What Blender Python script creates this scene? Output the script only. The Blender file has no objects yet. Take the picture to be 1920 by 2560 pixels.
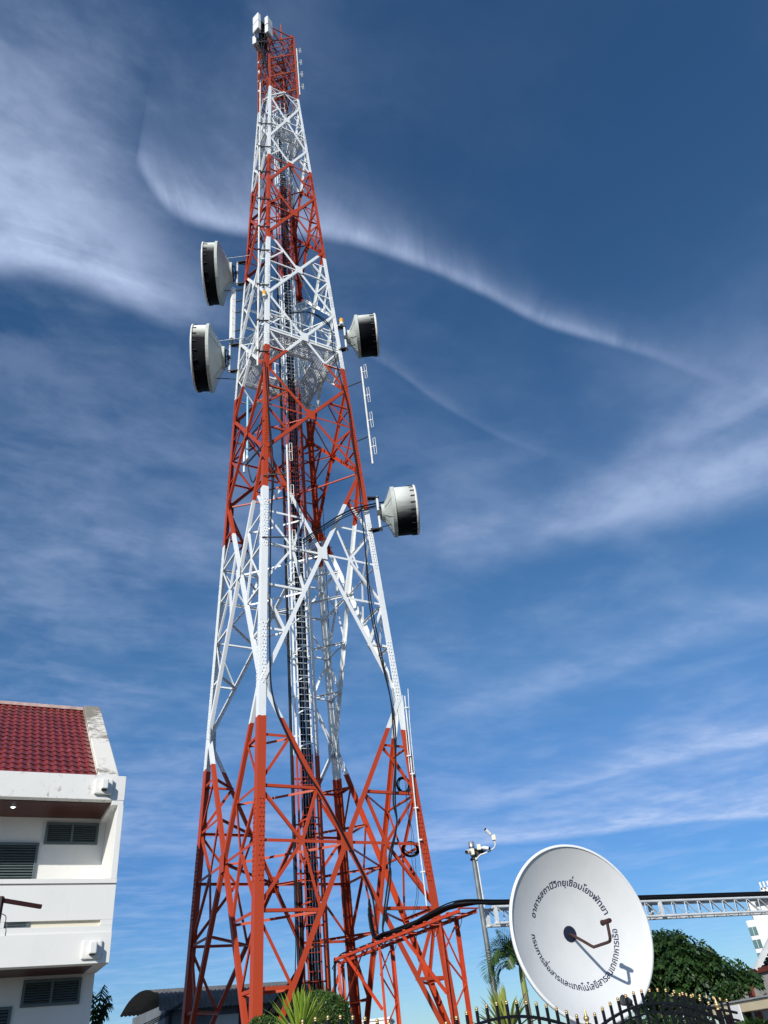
import bpy, math, random
from mathutils import Vector as V, Matrix
random.seed(7)
R = math.radians
SC = bpy.context.scene
COL = SC.collection
PI = math.pi

# ------------------------------------------------------------------ camera
EYE = V((0, 0, 1.6))
VPX, VPY, FPX = -326.7, -2626.5, 1920.8          # zenith vanishing point (from image centre) and focal length, photo pixels
_up = V((VPX, -VPY, -FPX)).normalized()
_fw = V((0, 0, -1)); _fw = (_fw - _up * _fw.dot(_up)).normalized()
_rt = _fw.cross(_up)
ROT = Matrix((_rt, _fw, _up))                     # camera space -> world
cam = bpy.data.cameras.new('camera')
cam.sensor_fit = 'HORIZONTAL'; cam.sensor_width = 36.0; cam.lens = FPX / 1920 * 36
cam.clip_start = 0.1; cam.clip_end = 6000
camo = bpy.data.objects.new('camera', cam); COL.objects.link(camo)
camo.matrix_world = Matrix.Translation(EYE) @ ROT.to_4x4()
SC.camera = camo

def ray(x, y):
    return (ROT @ V((x - 960, 1280 - y, -FPX))).normalized()
def at(x, y, dist=None, z=None):
    r = ray(x, y)
    t = (z - EYE.z) / r.z if z is not None else dist / math.hypot(r.x, r.y)
    return EYE + r * t
def onplane(x, y, p0, n):
    r = ray(x, y)
    return EYE + r * ((p0 - EYE).dot(n) / r.dot(n))

# ------------------------------------------------------------------ light
SUN_EL, SUN_AZ = 26.0, -162.0                     # azimuth measured from +Y towards +X
SUN_DIR = V((math.sin(R(SUN_AZ)) * math.cos(R(SUN_EL)), math.cos(R(SUN_AZ)) * math.cos(R(SUN_EL)), math.sin(R(SUN_EL))))
sun = bpy.data.lights.new('sun', 'SUN'); sun.energy = 4.6; sun.angle = R(0.5); sun.color = (1.0, 0.955, 0.88)
suno = bpy.data.objects.new('sun', sun); COL.objects.link(suno)
suno.rotation_euler = SUN_DIR.to_track_quat('Z', 'Y').to_euler(); suno.location = (0, 0, 80)
SC.view_settings.view_transform = 'Standard'; SC.view_settings.look = 'None'
SC.view_settings.exposure = 0.0; SC.view_settings.gamma = 1.0
SC.view_settings.use_curve_mapping = False
SKY_STRENGTH = 0.115
SC.cycles.max_bounces = 5; SC.cycles.transparent_max_bounces = 8

world = bpy.data.worlds.new('World'); SC.world = world; world.use_nodes = True
W = world.node_tree; W.nodes.clear()

class NT:
    """small helper to write node maths as expressions"""
    def __init__(s, nt): s.nt = nt
    def n(s, t, **k):
        o = s.nt.nodes.new(t)
        for a, b in k.items(): setattr(o, a, b)
        return o
    def link(s, a, b): s.nt.links.new(a, b)
    def put(s, sock, v):
        if isinstance(v, bpy.types.NodeSocket): s.link(v, sock)
        else: sock.default_value = v
    def m(s, op, a, b=0.0, c=0.0, clamp=False):
        o = s.n('ShaderNodeMath', operation=op, use_clamp=clamp)
        s.put(o.inputs[0], a); s.put(o.inputs[1], b); s.put(o.inputs[2], c)
        return o.outputs[0]
    def mr(s, v, a, b, c=0.0, d=1.0, smooth=True):
        o = s.n('ShaderNodeMapRange', interpolation_type='SMOOTHSTEP' if smooth else 'LINEAR')
        s.put(o.inputs['Value'], v)
        for k, q in (('From Min', a), ('From Max', b), ('To Min', c), ('To Max', d)): s.put(o.inputs[k], q)
        return o.outputs['Result']
    def curve(s, v, pts, lo, hi):
        """piecewise curve of v; x range lo..hi, any y range"""
        ys = [p[1] for p in pts]; a, b = min(ys), max(ys); b = b if b > a else a + 1
        x = s.m('DIVIDE', s.m('SUBTRACT', v, lo), hi - lo, clamp=True)
        o = s.n('ShaderNodeFloatCurve'); c = o.mapping.curves[0]
        q = [((px - lo) / (hi - lo), (py - a) / (b - a)) for px, py in pts]
        while len(c.points) < len(q): c.points.new(0.5, 0.5)
        for i, (px, py) in enumerate(q): c.points[i].location = (px, py)
        o.mapping.update()
        s.put(o.inputs['Value'], x)
        return s.m('MULTIPLY_ADD', o.outputs[0], b - a, a)
    def noise(s, vec, scale, detail=5, rough=0.55, dist=0.0, lac=2.0):
        o = s.n('ShaderNodeTexNoise'); s.link(vec, o.inputs['Vector'])
        o.inputs['Scale'].default_value = scale; o.inputs['Detail'].default_value = detail
        o.inputs['Roughness'].default_value = rough; o.inputs['Distortion'].default_value = dist
        o.inputs['Lacunarity'].default_value = lac
        return o.outputs[0]
    def xyz(s, x, y, z=0.0):
        o = s.n('ShaderNodeCombineXYZ')
        for i, v in enumerate((x, y, z)): s.put(o.inputs[i], v)
        return o.outputs[0]

def build_sky():
    w = NT(W)
    sky = w.n('ShaderNodeTexSky', sky_type='NISHITA'); sky.sun_disc = False
    sky.sun_elevation = R(SUN_EL); sky.sun_rotation = R(SUN_AZ)
    sky.altitude = 300; sky.air_density = 1.0; sky.dust_density = 0.2; sky.ozone_density = 3.0
    tc = w.n('ShaderNodeTexCoord'); sep = w.n('ShaderNodeSeparateXYZ'); w.link(tc.outputs['Generated'], sep.inputs[0])
    x, y, z = sep.outputs
    az = w.m('MULTIPLY', w.m('ARCTAN2', x, y), 180 / PI)
    el = w.m('MULTIPLY', w.m('ARCSINE', z), 180 / PI)
    zc = w.m('MAXIMUM', z, 0.06)
    u = w.m('DIVIDE', x, zc); v = w.m('DIVIDE', y, zc)      # point of the cloud layer above the observer
    uv = w.xyz(u, v)
    # wind runs along (0.82, 0.57): stretch the fibres that way
    a = w.m('ADD', w.m('MULTIPLY', u, 0.82), w.m('MULTIPLY', v, 0.57))
    b = w.m('SUBTRACT', w.m('MULTIPLY', v, 0.82), w.m('MULTIPLY', u, 0.57))
    fib = w.noise(w.xyz(w.m('MULTIPLY', a, 1.0), w.m('MULTIPLY', b, 3.2), 3.1), 2.6, 8, 0.62, 0.6)
    soft = w.noise(uv, 2.2, 5, 0.5, 0.4)
    bil = w.noise(w.xyz(w.m('MULTIPLY', a, 1.0), w.m('MULTIPLY', b, 1.3), 4.4), 6.0, 9, 0.60, 0.2)
    soft2 = w.noise(w.xyz(w.m('MULTIPLY', a, 0.8), w.m('MULTIPLY', b, 1.5), 9.1), 3.4, 7, 0.58, 0.5)
    wisp = w.noise(w.xyz(w.m('MULTIPLY', u, 5.0), w.m('MULTIPLY', v, 1.6), 7.7), 3.0, 6, 0.6, 0.8)
    def gauss(d, s): return w.m('EXPONENT', w.m('MULTIPLY', w.m('MULTIPLY', w.m('DIVIDE', d, s), w.m('DIVIDE', d, s)), -1.0))
    layers = []
    def band(edge_pts, lo, hi, amt_pts, sharp, up_pts, mod, strength, wob=0.8):
        """a streak with a crisp lower edge and a feathered upper side; edge is elevation as a function of azimuth"""
        e = w.curve(az, edge_pts, lo, hi)
        d = w.m('SUBTRACT', el, w.m('ADD', e, w.m('MULTIPLY', w.m('SUBTRACT', soft, 0.5), wob)))
        low = w.mr(d, -sharp, sharp)
        tail = w.m('EXPONENT', w.m('MULTIPLY', w.m('DIVIDE', w.m('MAXIMUM', d, 0.0), w.curve(az, up_pts, lo, hi)), -1.0))
        amt = w.curve(az, amt_pts, lo, hi)
        inside = w.m('MULTIPLY', w.m('GREATER_THAN', az, lo), w.m('LESS_THAN', az, hi))
        k = w.m('MULTIPLY', w.m('MULTIPLY', low, tail), w.m('MULTIPLY', amt, mod))
        layers.append(w.m('MULTIPLY', w.m('MULTIPLY', k, inside), strength))
    m1 = w.m('ADD', w.m('MULTIPLY', w.mr(w.m('ADD', w.m('MULTIPLY', wisp, 0.6), w.m('MULTIPLY', soft2, 0.4)), 0.32, 0.70), 0.6), 0.42)
    m2 = w.m('ADD', w.m('MULTIPLY', w.mr(w.m('ADD', w.m('MULTIPLY', fib, 0.30), w.m('ADD', w.m('MULTIPLY', soft2, 0.40), w.m('MULTIPLY', bil, 0.30))), 0.34, 0.66), 0.68), 0.38)
    m3 = w.m('ADD', w.m('MULTIPLY', w.mr(w.m('ADD', w.m('MULTIPLY', soft, 0.55), w.m('MULTIPLY', bil, 0.45)), 0.32, 0.68), 0.62), 0.34)
    # long streak across the tower
    band([(-27, 59.6), (-24.5, 58.2), (-21, 56.9), (-15, 56.4), (-3, 56.0), (6, 53.8), (13, 50.8), (19, 46.9), (24, 43.9), (27.3, 41.6), (30, 39.2), (33, 36.4)], -27, 33,
         [(-27, 0.0), (-24.5, 0.55), (-20, 0.85), (-10, 0.95), (5, 0.95), (13, 0.9), (21, 0.75), (27, 0.32), (33, 0.0)], 0.6,
         [(-27, 1.9), (-15, 2.6), (-3, 1.7), (8, 1.2), (15, 1.1), (24, 0.9), (33, 1.0)], m1, 0.98, 1.2)
    # bright mass at the left
    band([(-48, 47.5), (-40, 50.4), (-33, 51.4), (-27, 51.2), (-19, 50.2), (-12, 50.0)], -48, -12,
         [(-48, 0.9), (-38, 1.0), (-28, 0.95), (-20, 0.5), (-12, 0.0)], 1.3,
         [(-48, 4.6), (-36, 4.2), (-26, 2.6), (-12, 1.5)], m2, 1.25, 2.4)
    # veil above it
    band([(-60, 52.0), (-40, 55.5), (-28, 57.0), (-15, 60.0)], -60, -12,
         [(-60, 0.9), (-40, 0.85), (-28, 0.7), (-18, 0.35), (-12, 0.0)], 3.0,
         [(-60, 8.0), (-36, 7.0), (-24, 4.0), (-12, 3.0)], m2, 0.50, 4.0)
    # thin contrail-like line right of the tower
    band([(-3, 48.8), (2, 46.8), (7, 43.3), (14, 38.6), (18, 36.5)], -3, 18,
         [(-3, 0.0), (2, 0.7), (8, 0.8), (14, 0.5), (18, 0.0)], 0.35,
         [(-3, 0.9), (18, 0.7)], m1, 0.24, 0.5)
    # broad band on the right half
    band([(-2, 32.0), (6, 32.2), (16, 31.8), (26, 31.0), (38, 29.5), (60, 28)], -2, 60,
         [(-2, 0.0), (4, 0.55), (9, 0.95), (18, 0.9), (28, 0.9), (40, 0.9), (60, 0.6)], 2.2,
         [(-2, 2.2), (8, 2.4), (18, 2.8), (30, 4.2), (60, 5.0)], m3, 0.88, 2.0)
    band([(20, 34.6), (27, 35.2), (34, 35.4), (50, 36)], 20, 50,
         [(20, 0.0), (26, 0.35), (31, 0.8), (36, 0.9), (50, 0.6)], 0.8,
         [(20, 0.8), (34, 1.6), (50, 2.0)], m2, 0.46, 2.0)
    # left side, mid height
    band([(-45, 30.5), (-32, 31.5), (-20, 33.0), (-8, 33.5)], -45, -6,
         [(-45, 0.7), (-30, 0.8), (-20, 0.7), (-10, 0.4), (-6, 0.0)], 2.0,
         [(-45, 3.0), (-6, 2.0)], m3, 0.34, 3.0)
    # faint bands lower on the right
    band([(0, 20.5), (12, 21.2), (24, 22.2), (40, 22.5)], 0, 40,
         [(0, 0.2), (8, 0.7), (20, 0.9), (30, 0.8), (40, 0.5)], 1.0, [(0, 1.6), (40, 2.2)], m2, 0.42, 2.2)
    band([(2, 14.2), (10, 14.7), (18, 15.1), (28, 14.4), (40, 14.2)], 2, 40,
         [(2, 0.0), (6, 0.5), (12, 0.85), (20, 1.0), (28, 0.8), (40, 0.6)], 0.5, [(2, 0.5), (14, 0.9), (28, 1.3), (40, 1.2)], m2, 0.85, 1.6)
    # bright low band with a crisp base
    band([(-10, 11.9), (2, 12.0), (8, 11.7), (16, 11.4), (26, 10.3), (45, 9.8)], -10, 45,
         [(-10, 0.15), (-2, 0.5), (3, 0.9), (10, 1.0), (20, 1.0), (45, 0.9)], 0.25,
         [(-10, 1.4), (6, 1.2), (18, 2.0), (45, 2.4)], m3, 0.95, 0.5)
    band([(-50, 12.0), (-30, 13.0), (-18, 13.8), (-6, 13.2)], -50, -4,
         [(-50, 0.8), (-24, 0.9), (-14, 0.6), (-4, 0.0)], 1.0, [(-50, 2.2), (-4, 1.6)], m3, 0.50, 1.6)
    # thin high haze everywhere, patchier overhead
    hz = w.m('MULTIPLY', w.mr(w.m('ADD', w.m('MULTIPLY', bil, 0.5), w.m('MULTIPLY', soft2, 0.5)), 0.38, 0.68), w.m('MULTIPLY', w.mr(az, 30.0, -35.0), 0.16))
    layers.append(hz)
    layers.append(w.m('MULTIPLY', w.mr(w.m('ADD', w.m('MULTIPLY', soft, 0.8), w.m('MULTIPLY', bil, 0.2)), 0.42, 0.72), w.mr(el, 62.0, 18.0, 0.03, 0.17)))
    tot = layers[0]
    for q in layers[1:]:
        tot = w.m('ADD', tot, q)
    hs = w.n('ShaderNodeHueSaturation'); hs.inputs['Saturation'].default_value = 1.2; hs.inputs['Value'].default_value = 1.0
    w.link(sky.outputs[0], hs.inputs['Color'])
    sc = w.n('ShaderNodeVectorMath', operation='MULTIPLY'); w.link(hs.outputs[0], sc.inputs[0]); sc.inputs[1].default_value = (SKY_STRENGTH,) * 3
    lowair = w.n('ShaderNodeVectorMath', operation='MULTIPLY'); w.link(sc.outputs[0], lowair.inputs[0])
    w.link(w.xyz(w.mr(el, 8.0, 26.0, 0.51, 1.0), w.mr(el, 8.0, 26.0, 0.66, 1.0), w.mr(el, 6.0, 24.0, 0.85, 1.0)), lowair.inputs[1]); sc = lowair
    mix = w.n('ShaderNodeMix', data_type='RGBA'); mix.clamp_factor = True
    w.link(tot, mix.inputs['Factor']); w.link(sc.outputs[0], mix.inputs['A']); mix.inputs['B'].default_value = (0.57, 0.69, 0.97, 1)
    bg = w.n('ShaderNodeBackground'); w.link(mix.outputs['Result'], bg.inputs['Color']); bg.inputs['Strength'].default_value = 1.0
    out = w.n('ShaderNodeOutputWorld'); w.link(bg.outputs[0], out.inputs['Surface'])
    world.cycles.sampling_method = 'MANUAL'; world.cycles.sample_map_resolution = 512
build_sky()

# ------------------------------------------------------------------ helpers
class MB:
    def __init__(s): s.v = []; s.f = []; s.sm = []
    def add(s, vs, fs, smooth=False):
        o = len(s.v); s.v += [tuple(p) for p in vs]
        for f in fs: s.f.append(tuple(i + o for i in f)); s.sm.append(smooth)
    def box(s, c, x, y, z):
        """box centred at c with half-extent vectors x, y, z"""
        c, x, y, z = V(c), V(x), V(y), V(z)
        if x.cross(y).dot(z) < 0: z = -z
        vs = [c + x * i + y * j + z * k for k in (-1, 1) for j in (-1, 1) for i in (-1, 1)]
        s.add(vs, [(0, 2, 3, 1), (4, 5, 7, 6), (0, 1, 5, 4), (2, 6, 7, 3), (0, 4, 6, 2), (1, 3, 7, 5)])
    def aabb(s, a, b):
        a, b = V(a), V(b); h = (b - a) / 2
        s.box((a + b) / 2, (abs(h.x), 0, 0), (0, abs(h.y), 0), (0, 0, abs(h.z)))
    def bar(s, p, q, w, h, up=(0, 0, 1), ext=0.0):
        p, q = V(p), V(q); d = (q - p); L = d.length
        if L < 1e-6: return
        d /= L; up = V(up); sd = d.cross(up)
        if sd.length < 1e-4: sd = d.cross(V((1, 0, 0)))
        sd.normalize(); u = sd.cross(d)
        s.box((p + q) / 2, d * (L / 2 + ext), sd * (w / 2), u * (h / 2))
    def prism(s, prof, p, q, e1, e2):
        """extrude 2-D profile (in e1,e2) from p to q"""
        p, q = V(p), V(q); n = len(prof)
        if (q - p).dot(e1.cross(e2)) < 0: prof = prof[::-1]
        vs = [p + e1 * a + e2 * b for a, b in prof] + [q + e1 * a + e2 * b for a, b in prof]
        fs = [(i, (i + 1) % n, (i + 1) % n + n, i + n) for i in range(n)] + [tuple(range(n))[::-1], tuple(range(n, 2 * n))]
        s.add(vs, fs)
    def angle(s, p, q, e1, e2, a, b, t):
        """L-section from p to q, heel on the line, flange a along e1, flange b along e2"""
        p, q = V(p), V(q); d = (q - p).normalized()
        e1 = (V(e1) - d * d.dot(V(e1))).normalized()
        e2 = V(e2) - d * d.dot(V(e2)); e2 = (e2 - e1 * e1.dot(e2)).normalized()
        s.prism([(0, 0), (a, 0), (a, t), (t, t), (t, b), (0, b)], p, q, e1, e2)
    def tube(s, pts, r, n=8, cap=True, smooth=True):
        pts = [V(p) for p in pts]; rs = r if isinstance(r, (list, tuple)) else [r] * len(pts)
        vs = []; fs = []; prev = None
        for i, p in enumerate(pts):
            d = (pts[min(i + 1, len(pts) - 1)] - pts[max(i - 1, 0)])
            d = d.normalized() if d.length > 1e-9 else V((0, 0, 1))
            if prev is None:
                a = d.cross(V((0, 0, 1)));
                if a.length < 1e-3: a = d.cross(V((1, 0, 0)))
            else: a = prev - d * d.dot(prev)
            a.normalize(); prev = a; b = d.cross(a)
            vs += [p + (a * math.cos(2 * PI * k / n) + b * math.sin(2 * PI * k / n)) * rs[i] for k in range(n)]
        for i in range(len(pts) - 1):
            fs += [(i * n + k, i * n + (k + 1) % n, (i + 1) * n + (k + 1) % n, (i + 1) * n + k) for k in range(n)]
        s.add(vs, fs, smooth)
        if cap:
            m = (len(pts) - 1) * n
            s.add(vs[:n], [tuple(range(n))[::-1]]); s.add(vs[m:], [tuple(range(n))])
    def lathe(s, prof, c, ax, n=24, smooth=True, ref=None):
        """profile [(radius, along axis)] spun about ax through c"""
        c, ax = V(c), V(ax).normalized()
        a = V(ref) if ref else ax.cross(V((0, 0, 1)))
        if a.length < 1e-3: a = V((1, 0, 0))
        a = (a - ax * ax.dot(a)).normalized(); b = ax.cross(a); vs = []; fs = []
        for r_, h in prof:
            vs += [c + ax * h + (a * math.cos(2 * PI * k / n) + b * math.sin(2 * PI * k / n)) * r_ for k in range(n)]
        for i in range(len(prof) - 1):
            fs += [(i * n + k, i * n + (k + 1) % n, (i + 1) * n + (k + 1) % n, (i + 1) * n + k) for k in range(n)]
        s.add(vs, fs, smooth)
    def ball(s, c, r, n=12, m=8, sq=1.0):
        s.lathe([(max(1e-4, r * math.sin(PI * i / m)), -r * sq * math.cos(PI * i / m)) for i in range(m + 1)], c, (0, 0, 1), n)
    def quad(s, a, b, c, d): s.add([a, b, c, d], [(0, 1, 2, 3)])
    def build(s, name, mat, parent=None, bevel=0.0):
        me = bpy.data.meshes.new(name); me.from_pydata(s.v, [], s.f); me.update()
        if any(s.sm): me.polygons.foreach_set('use_smooth', s.sm)
        o = bpy.data.objects.new(name, me); COL.objects.link(o)
        if mat: me.materials.append(mat)
        if parent is not None:
            o.parent = parent
            if parent.get('_world'):                # mesh written in world coordinates under a thing standing elsewhere
                q = parent; off = V((0, 0, 0))
                while q is not None: off += q.location; q = q.parent
                o.location = -off
                o['_world'] = 1
        if bevel > 0:
            b = o.modifiers.new('edge', 'BEVEL'); b.width = bevel; b.segments = 2; b.limit_method = 'ANGLE'; b.angle_limit = R(40)
        return o

def thing(name, label, cat, loc=(0, 0, 0), rz=0.0, group=None, world=True):
    o = bpy.data.objects.new(name, None); COL.objects.link(o)
    o.location = loc; o.rotation_euler.z = rz; o.empty_display_size = 0.3
    o['label'] = label; o['category'] = cat
    if group: o['group'] = group
    if world: o['_world'] = 1
    return o
def tag(o, label=None, cat=None, group=None, kind=None):
    if label: o['label'] = label
    if cat: o['category'] = cat
    if group: o['group'] = group
    if kind: o['kind'] = kind
    return o
def pieces(name, items, material, parent, limit=100):
    """each item (a list of MB, nearest first) a part of its own; past the limit the rest is one part of kind stuff"""
    for m in items[:limit]: m.build(name, material, parent)
    if len(items) > limit:
        r_ = MB()
        for m in items[limit:]: r_.add(m.v, m.f)
        tag(r_.build('more_' + name + 's', material, parent), kind='stuff')
def dup_tree(o, parent=None):
    c = o.copy(); COL.objects.link(c)
    if parent is not None: c.parent = parent
    for ch in list(o.children): dup_tree(ch, c)
    return c
def smooth_path(pts, k=6):
    """Catmull-Rom through the points"""
    P = [V(p) for p in pts]; out = []
    for i in range(len(P) - 1):
        a, b, c, d = P[max(i - 1, 0)], P[i], P[i + 1], P[min(i + 2, len(P) - 1)]
        for j in range(k):
            t = j / k
            out.append(0.5 * ((2 * b) + (c - a) * t + (2 * a - 5 * b + 4 * c - d) * t * t + (3 * b - a - 3 * c + d) * t ** 3))
    return out + [P[-1]]

# ------------------------------------------------------------------ materials
def mat(name, col, rough=0.55, metal=0.0, var=0.0, vscale=4.0, bump=0.0, bscale=30.0, spec=0.4):
    m = bpy.data.materials.new(name); m.use_nodes = True; nt = NT(m.node_tree); p = m.node_tree.nodes['Principled BSDF']
    p.inputs['Roughness'].default_value = rough; p.inputs['Metallic'].default_value = metal
    p.inputs['Specular IOR Level'].default_value = spec
    p.inputs['Base Color'].default_value = (*col, 1)
    if var or bump:
        tc = nt.n('ShaderNodeTexCoord')
        if var:
            f = nt.noise(tc.outputs['Object'], vscale, 5, 0.6)
            k = nt.mr(f, 0.25, 0.75, 1 - var, 1 + var * 0.5)
            mu = nt.n('ShaderNodeVectorMath', operation='MULTIPLY'); mu.inputs[0].default_value = col
            nt.link(nt.xyz(k, k, k), mu.inputs[1]); nt.link(mu.outputs[0], p.inputs['Base Color'])
        if bump:
            b = nt.n('ShaderNodeBump'); b.inputs['Strength'].default_value = bump; b.inputs['Distance'].default_value = 0.02
            nt.link(nt.noise(tc.outputs['Object'], bscale, 4), b.inputs['Height']); nt.link(b.outputs[0], p.inputs['Normal'])
    return m
def mixcol(nt, f, a, b):
    o = nt.n('ShaderNodeMix', data_type='RGBA'); nt.put(o.inputs['Factor'], f)
    for k, v in (('A', a), ('B', b)):
        if isinstance(v, bpy.types.NodeSocket): nt.link(v, o.inputs[k])
        else: o.inputs[k].default_value = (*v, 1)
    return o.outputs['Result']
RED, WHITE = (0.45, 0.058, 0.018), (0.79, 0.82, 0.82)
BANDS = [10.8, 20.14, 28.61, 37.4, 46.27, 55.73]
def tower_paint():
    m = bpy.data.materials.new('banded tower paint'); m.use_nodes = True; nt = NT(m.node_tree); p = m.node_tree.nodes['Principled BSDF']
    tc = nt.n('ShaderNodeTexCoord'); sp = nt.n('ShaderNodeSeparateXYZ'); nt.link(tc.outputs['Object'], sp.inputs[0])
    z = sp.outputs[2]; par = None
    n1 = nt.noise(tc.outputs['Object'], 9.0, 3)
    zz = nt.m('ADD', z, nt.m('MULTIPLY', nt.m('SUBTRACT', n1, 0.5), 0.06))
    for i, b in enumerate(BANDS):
        g = nt.m('GREATER_THAN', zz, b); g = nt.m('MULTIPLY', g, 1.0 if i % 2 == 0 else -1.0)
        par = g if par is None else nt.m('ADD', par, g)
    n2 = nt.noise(tc.outputs['Object'], 1.3, 6, 0.65)
    fade = nt.mr(z, 45.0, 58.0, 0.0, 0.75)                       # the paint on the top section has weathered to a browner orange
    red = mixcol(nt, nt.m('MULTIPLY', nt.mr(n2, 0.4, 0.6), fade), RED, (0.36, 0.10, 0.035))
    red = mixcol(nt, nt.mr(n2, 0.55, 0.8, 0.0, 0.35), red, (0.38, 0.035, 0.015))
    wht = mixcol(nt, nt.mr(n2, 0.5, 0.8, 0.0, 0.4), WHITE, (0.62, 0.64, 0.62))
    n3 = nt.noise(tc.outputs['Object'], 16.0, 6, 0.7)
    col = mixcol(nt, nt.m('MULTIPLY', nt.mr(n3, 0.60, 0.70, 0.0, 0.6), nt.mr(n2, 0.42, 0.62)), mixcol(nt, par, red, wht), (0.13, 0.055, 0.03))
    nt.link(col, p.inputs['Base Color'])
    p.inputs['Roughness'].default_value = 0.45; p.inputs['Specular IOR Level'].default_value = 0.35
    return m
PAINT = tower_paint()
GALV = mat('galvanised steel', (0.42, 0.44, 0.45), 0.45, 0.6, 0.25, 6)
GREYW = mat('pale grey painted steel', (0.62, 0.65, 0.66), 0.5, 0, 0.15, 5)
BLACK = mat('black cable sheath', (0.007, 0.008, 0.010), 0.6, 0, 0.2, 5, 0, 30, 0.2)
DARKS = mat('dark bracket steel', (0.025, 0.027, 0.03), 0.55, 0.2, 0.2, 8)
REDP = mat('red bridge paint', (0.52, 0.062, 0.02), 0.45, 0, 0.22, 3)
WHITEP = mat('white plastic', (0.80, 0.80, 0.78), 0.4, 0, 0.06, 6)
CREAM = mat('aged cream plastic', (0.74, 0.70, 0.55), 0.5, 0, 0.12, 6)
AMBER = mat('amber lamp glass', (0.75, 0.36, 0.03), 0.25)
BLUEP = mat('pale blue fibreglass', (0.30, 0.58, 0.72), 0.45)
PIPE = mat('white conduit', (0.70, 0.70, 0.66), 0.5, 0, 0.2, 3)

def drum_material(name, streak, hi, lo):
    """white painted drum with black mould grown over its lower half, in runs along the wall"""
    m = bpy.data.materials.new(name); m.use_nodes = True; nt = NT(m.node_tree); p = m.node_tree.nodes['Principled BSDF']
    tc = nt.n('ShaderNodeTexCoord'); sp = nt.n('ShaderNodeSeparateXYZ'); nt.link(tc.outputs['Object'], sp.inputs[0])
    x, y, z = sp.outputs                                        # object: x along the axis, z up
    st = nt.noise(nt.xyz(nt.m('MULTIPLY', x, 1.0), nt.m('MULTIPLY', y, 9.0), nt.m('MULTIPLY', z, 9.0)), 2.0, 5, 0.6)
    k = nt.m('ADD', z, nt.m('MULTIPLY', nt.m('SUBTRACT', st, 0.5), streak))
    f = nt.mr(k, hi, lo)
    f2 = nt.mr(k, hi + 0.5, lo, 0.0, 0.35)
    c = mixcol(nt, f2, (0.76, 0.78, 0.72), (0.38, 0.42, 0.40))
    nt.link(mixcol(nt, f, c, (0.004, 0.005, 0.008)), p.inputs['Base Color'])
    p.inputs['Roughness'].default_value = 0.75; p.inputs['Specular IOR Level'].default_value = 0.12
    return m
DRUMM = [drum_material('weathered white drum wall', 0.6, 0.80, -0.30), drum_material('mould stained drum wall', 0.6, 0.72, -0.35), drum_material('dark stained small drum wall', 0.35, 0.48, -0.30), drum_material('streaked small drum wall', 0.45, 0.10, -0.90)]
CONEM = mat('grey green cone back', (0.50, 0.54, 0.50), 0.6, 0, 0.15, 3)
RADOM = mat('white radome cloth', (0.78, 0.78, 0.76), 0.6, 0, 0.2, 2)

# ------------------------------------------------------------------ ground
GZ = 1.3
g = MB(); g.add([(-3000, -3000, 0), (3000, -3000, 0), (3000, 3000, 0), (-3000, 3000, 0)], [(0, 1, 2, 3)])
tag(g.build('ground', mat('asphalt and dust', (0.065, 0.065, 0.062), 0.9, 0, 0.3, 0.4)), kind='structure')

# fence line: three post feet, panels of 2 m
FA = [R(-1.465), R(8.443), R(16.10)]
r1 = 8.83; r3 = r1 * 1.2914
FP1 = V((math.sin(FA[0]) * r1, math.cos(FA[0]) * r1, 0)); FP3 = V((math.sin(FA[2]) * r3, math.cos(FA[2]) * r3, 0))
FD = (FP3 - FP1).normalized(); FN = V((FD.y, -FD.x, 0))          # FN points at the camera side
PANEL = (FP3 - FP1).length / 2

def terrace():
    a = FP1 - FD * 30; b = FP3 + FD * 40; back = -FN
    m = MB(); q = [a + back * 0.25, b + back * 0.25, b + back * 90, a + back * 90]
    m.add([V((p.x, p.y, 0.004)) for p in q] + [V((p.x, p.y, GZ)) for p in q], [(3, 2, 1, 0), (4, 5, 6, 7), (0, 1, 5, 4), (1, 2, 6, 5), (2, 3, 7, 6), (3, 0, 4, 7)])
    tag(m.build('compound_ground', mat('worn concrete and gravel', (0.13, 0.125, 0.11), 0.9, 0, 0.3, 0.8, 0.4, 8)), kind='structure')
    m = MB(); m.prism([(-0.12, 0), (0.12, 0), (0.12, 1.25), (0.17, 1.25), (0.17, 1.33), (-0.17, 1.33), (-0.17, 1.25), (-0.12, 1.25)], a, b, FN, V((0, 0, 1)))
    tag(m.build('boundary_wall', mat('cream wall render', (0.62, 0.58, 0.48), 0.8, 0, 0.15, 1.5)), 'low rendered wall carrying the black iron fence', 'wall')
terrace()

# ------------------------------------------------------------------ lattice tower
TC = V((-3.783, 26.0, 0)); TYAW = R(-12.1)
WZ = [(1.55, 4.27), (10.8, 3.744), (20.14, 3.25), (28.61, 2.834), (37.4, 2.405), (46.27, 1.997), (55.73, 1.529), (65.4, 1.515)]
def half(z):
    for (a, wa), (b, wb) in zip(WZ, WZ[1:]):
        if z <= b or b == WZ[-1][0]: return wa + (z - a) * (wb - wa) / (b - a)
CA = {'F': -PI / 2, 'L': PI, 'B': PI / 2, 'R': 0.0}
def leg(k, z):
    t = CA[k] + TYAW; h = half(z)
    return V((TC.x + h * math.cos(t), TC.y + h * math.sin(t), z))
NEXT = {'F': ('R', 'L'), 'R': ('B', 'F'), 'B': ('L', 'R'), 'L': ('F', 'B')}
FACES = [('F', 'R'), ('L', 'F'), ('R', 'B'), ('B', 'L')]
LEV = [1.6, 11.95, 22.2, 27.2, 32.55, 37.95, 43.3, 48.7, 54.3, 57.1, 59.85, 62.5, 65.35]
def hdir(a, b):
    d = leg(b, 20) - leg(a, 20); d.z = 0; return d.normalized()
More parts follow.
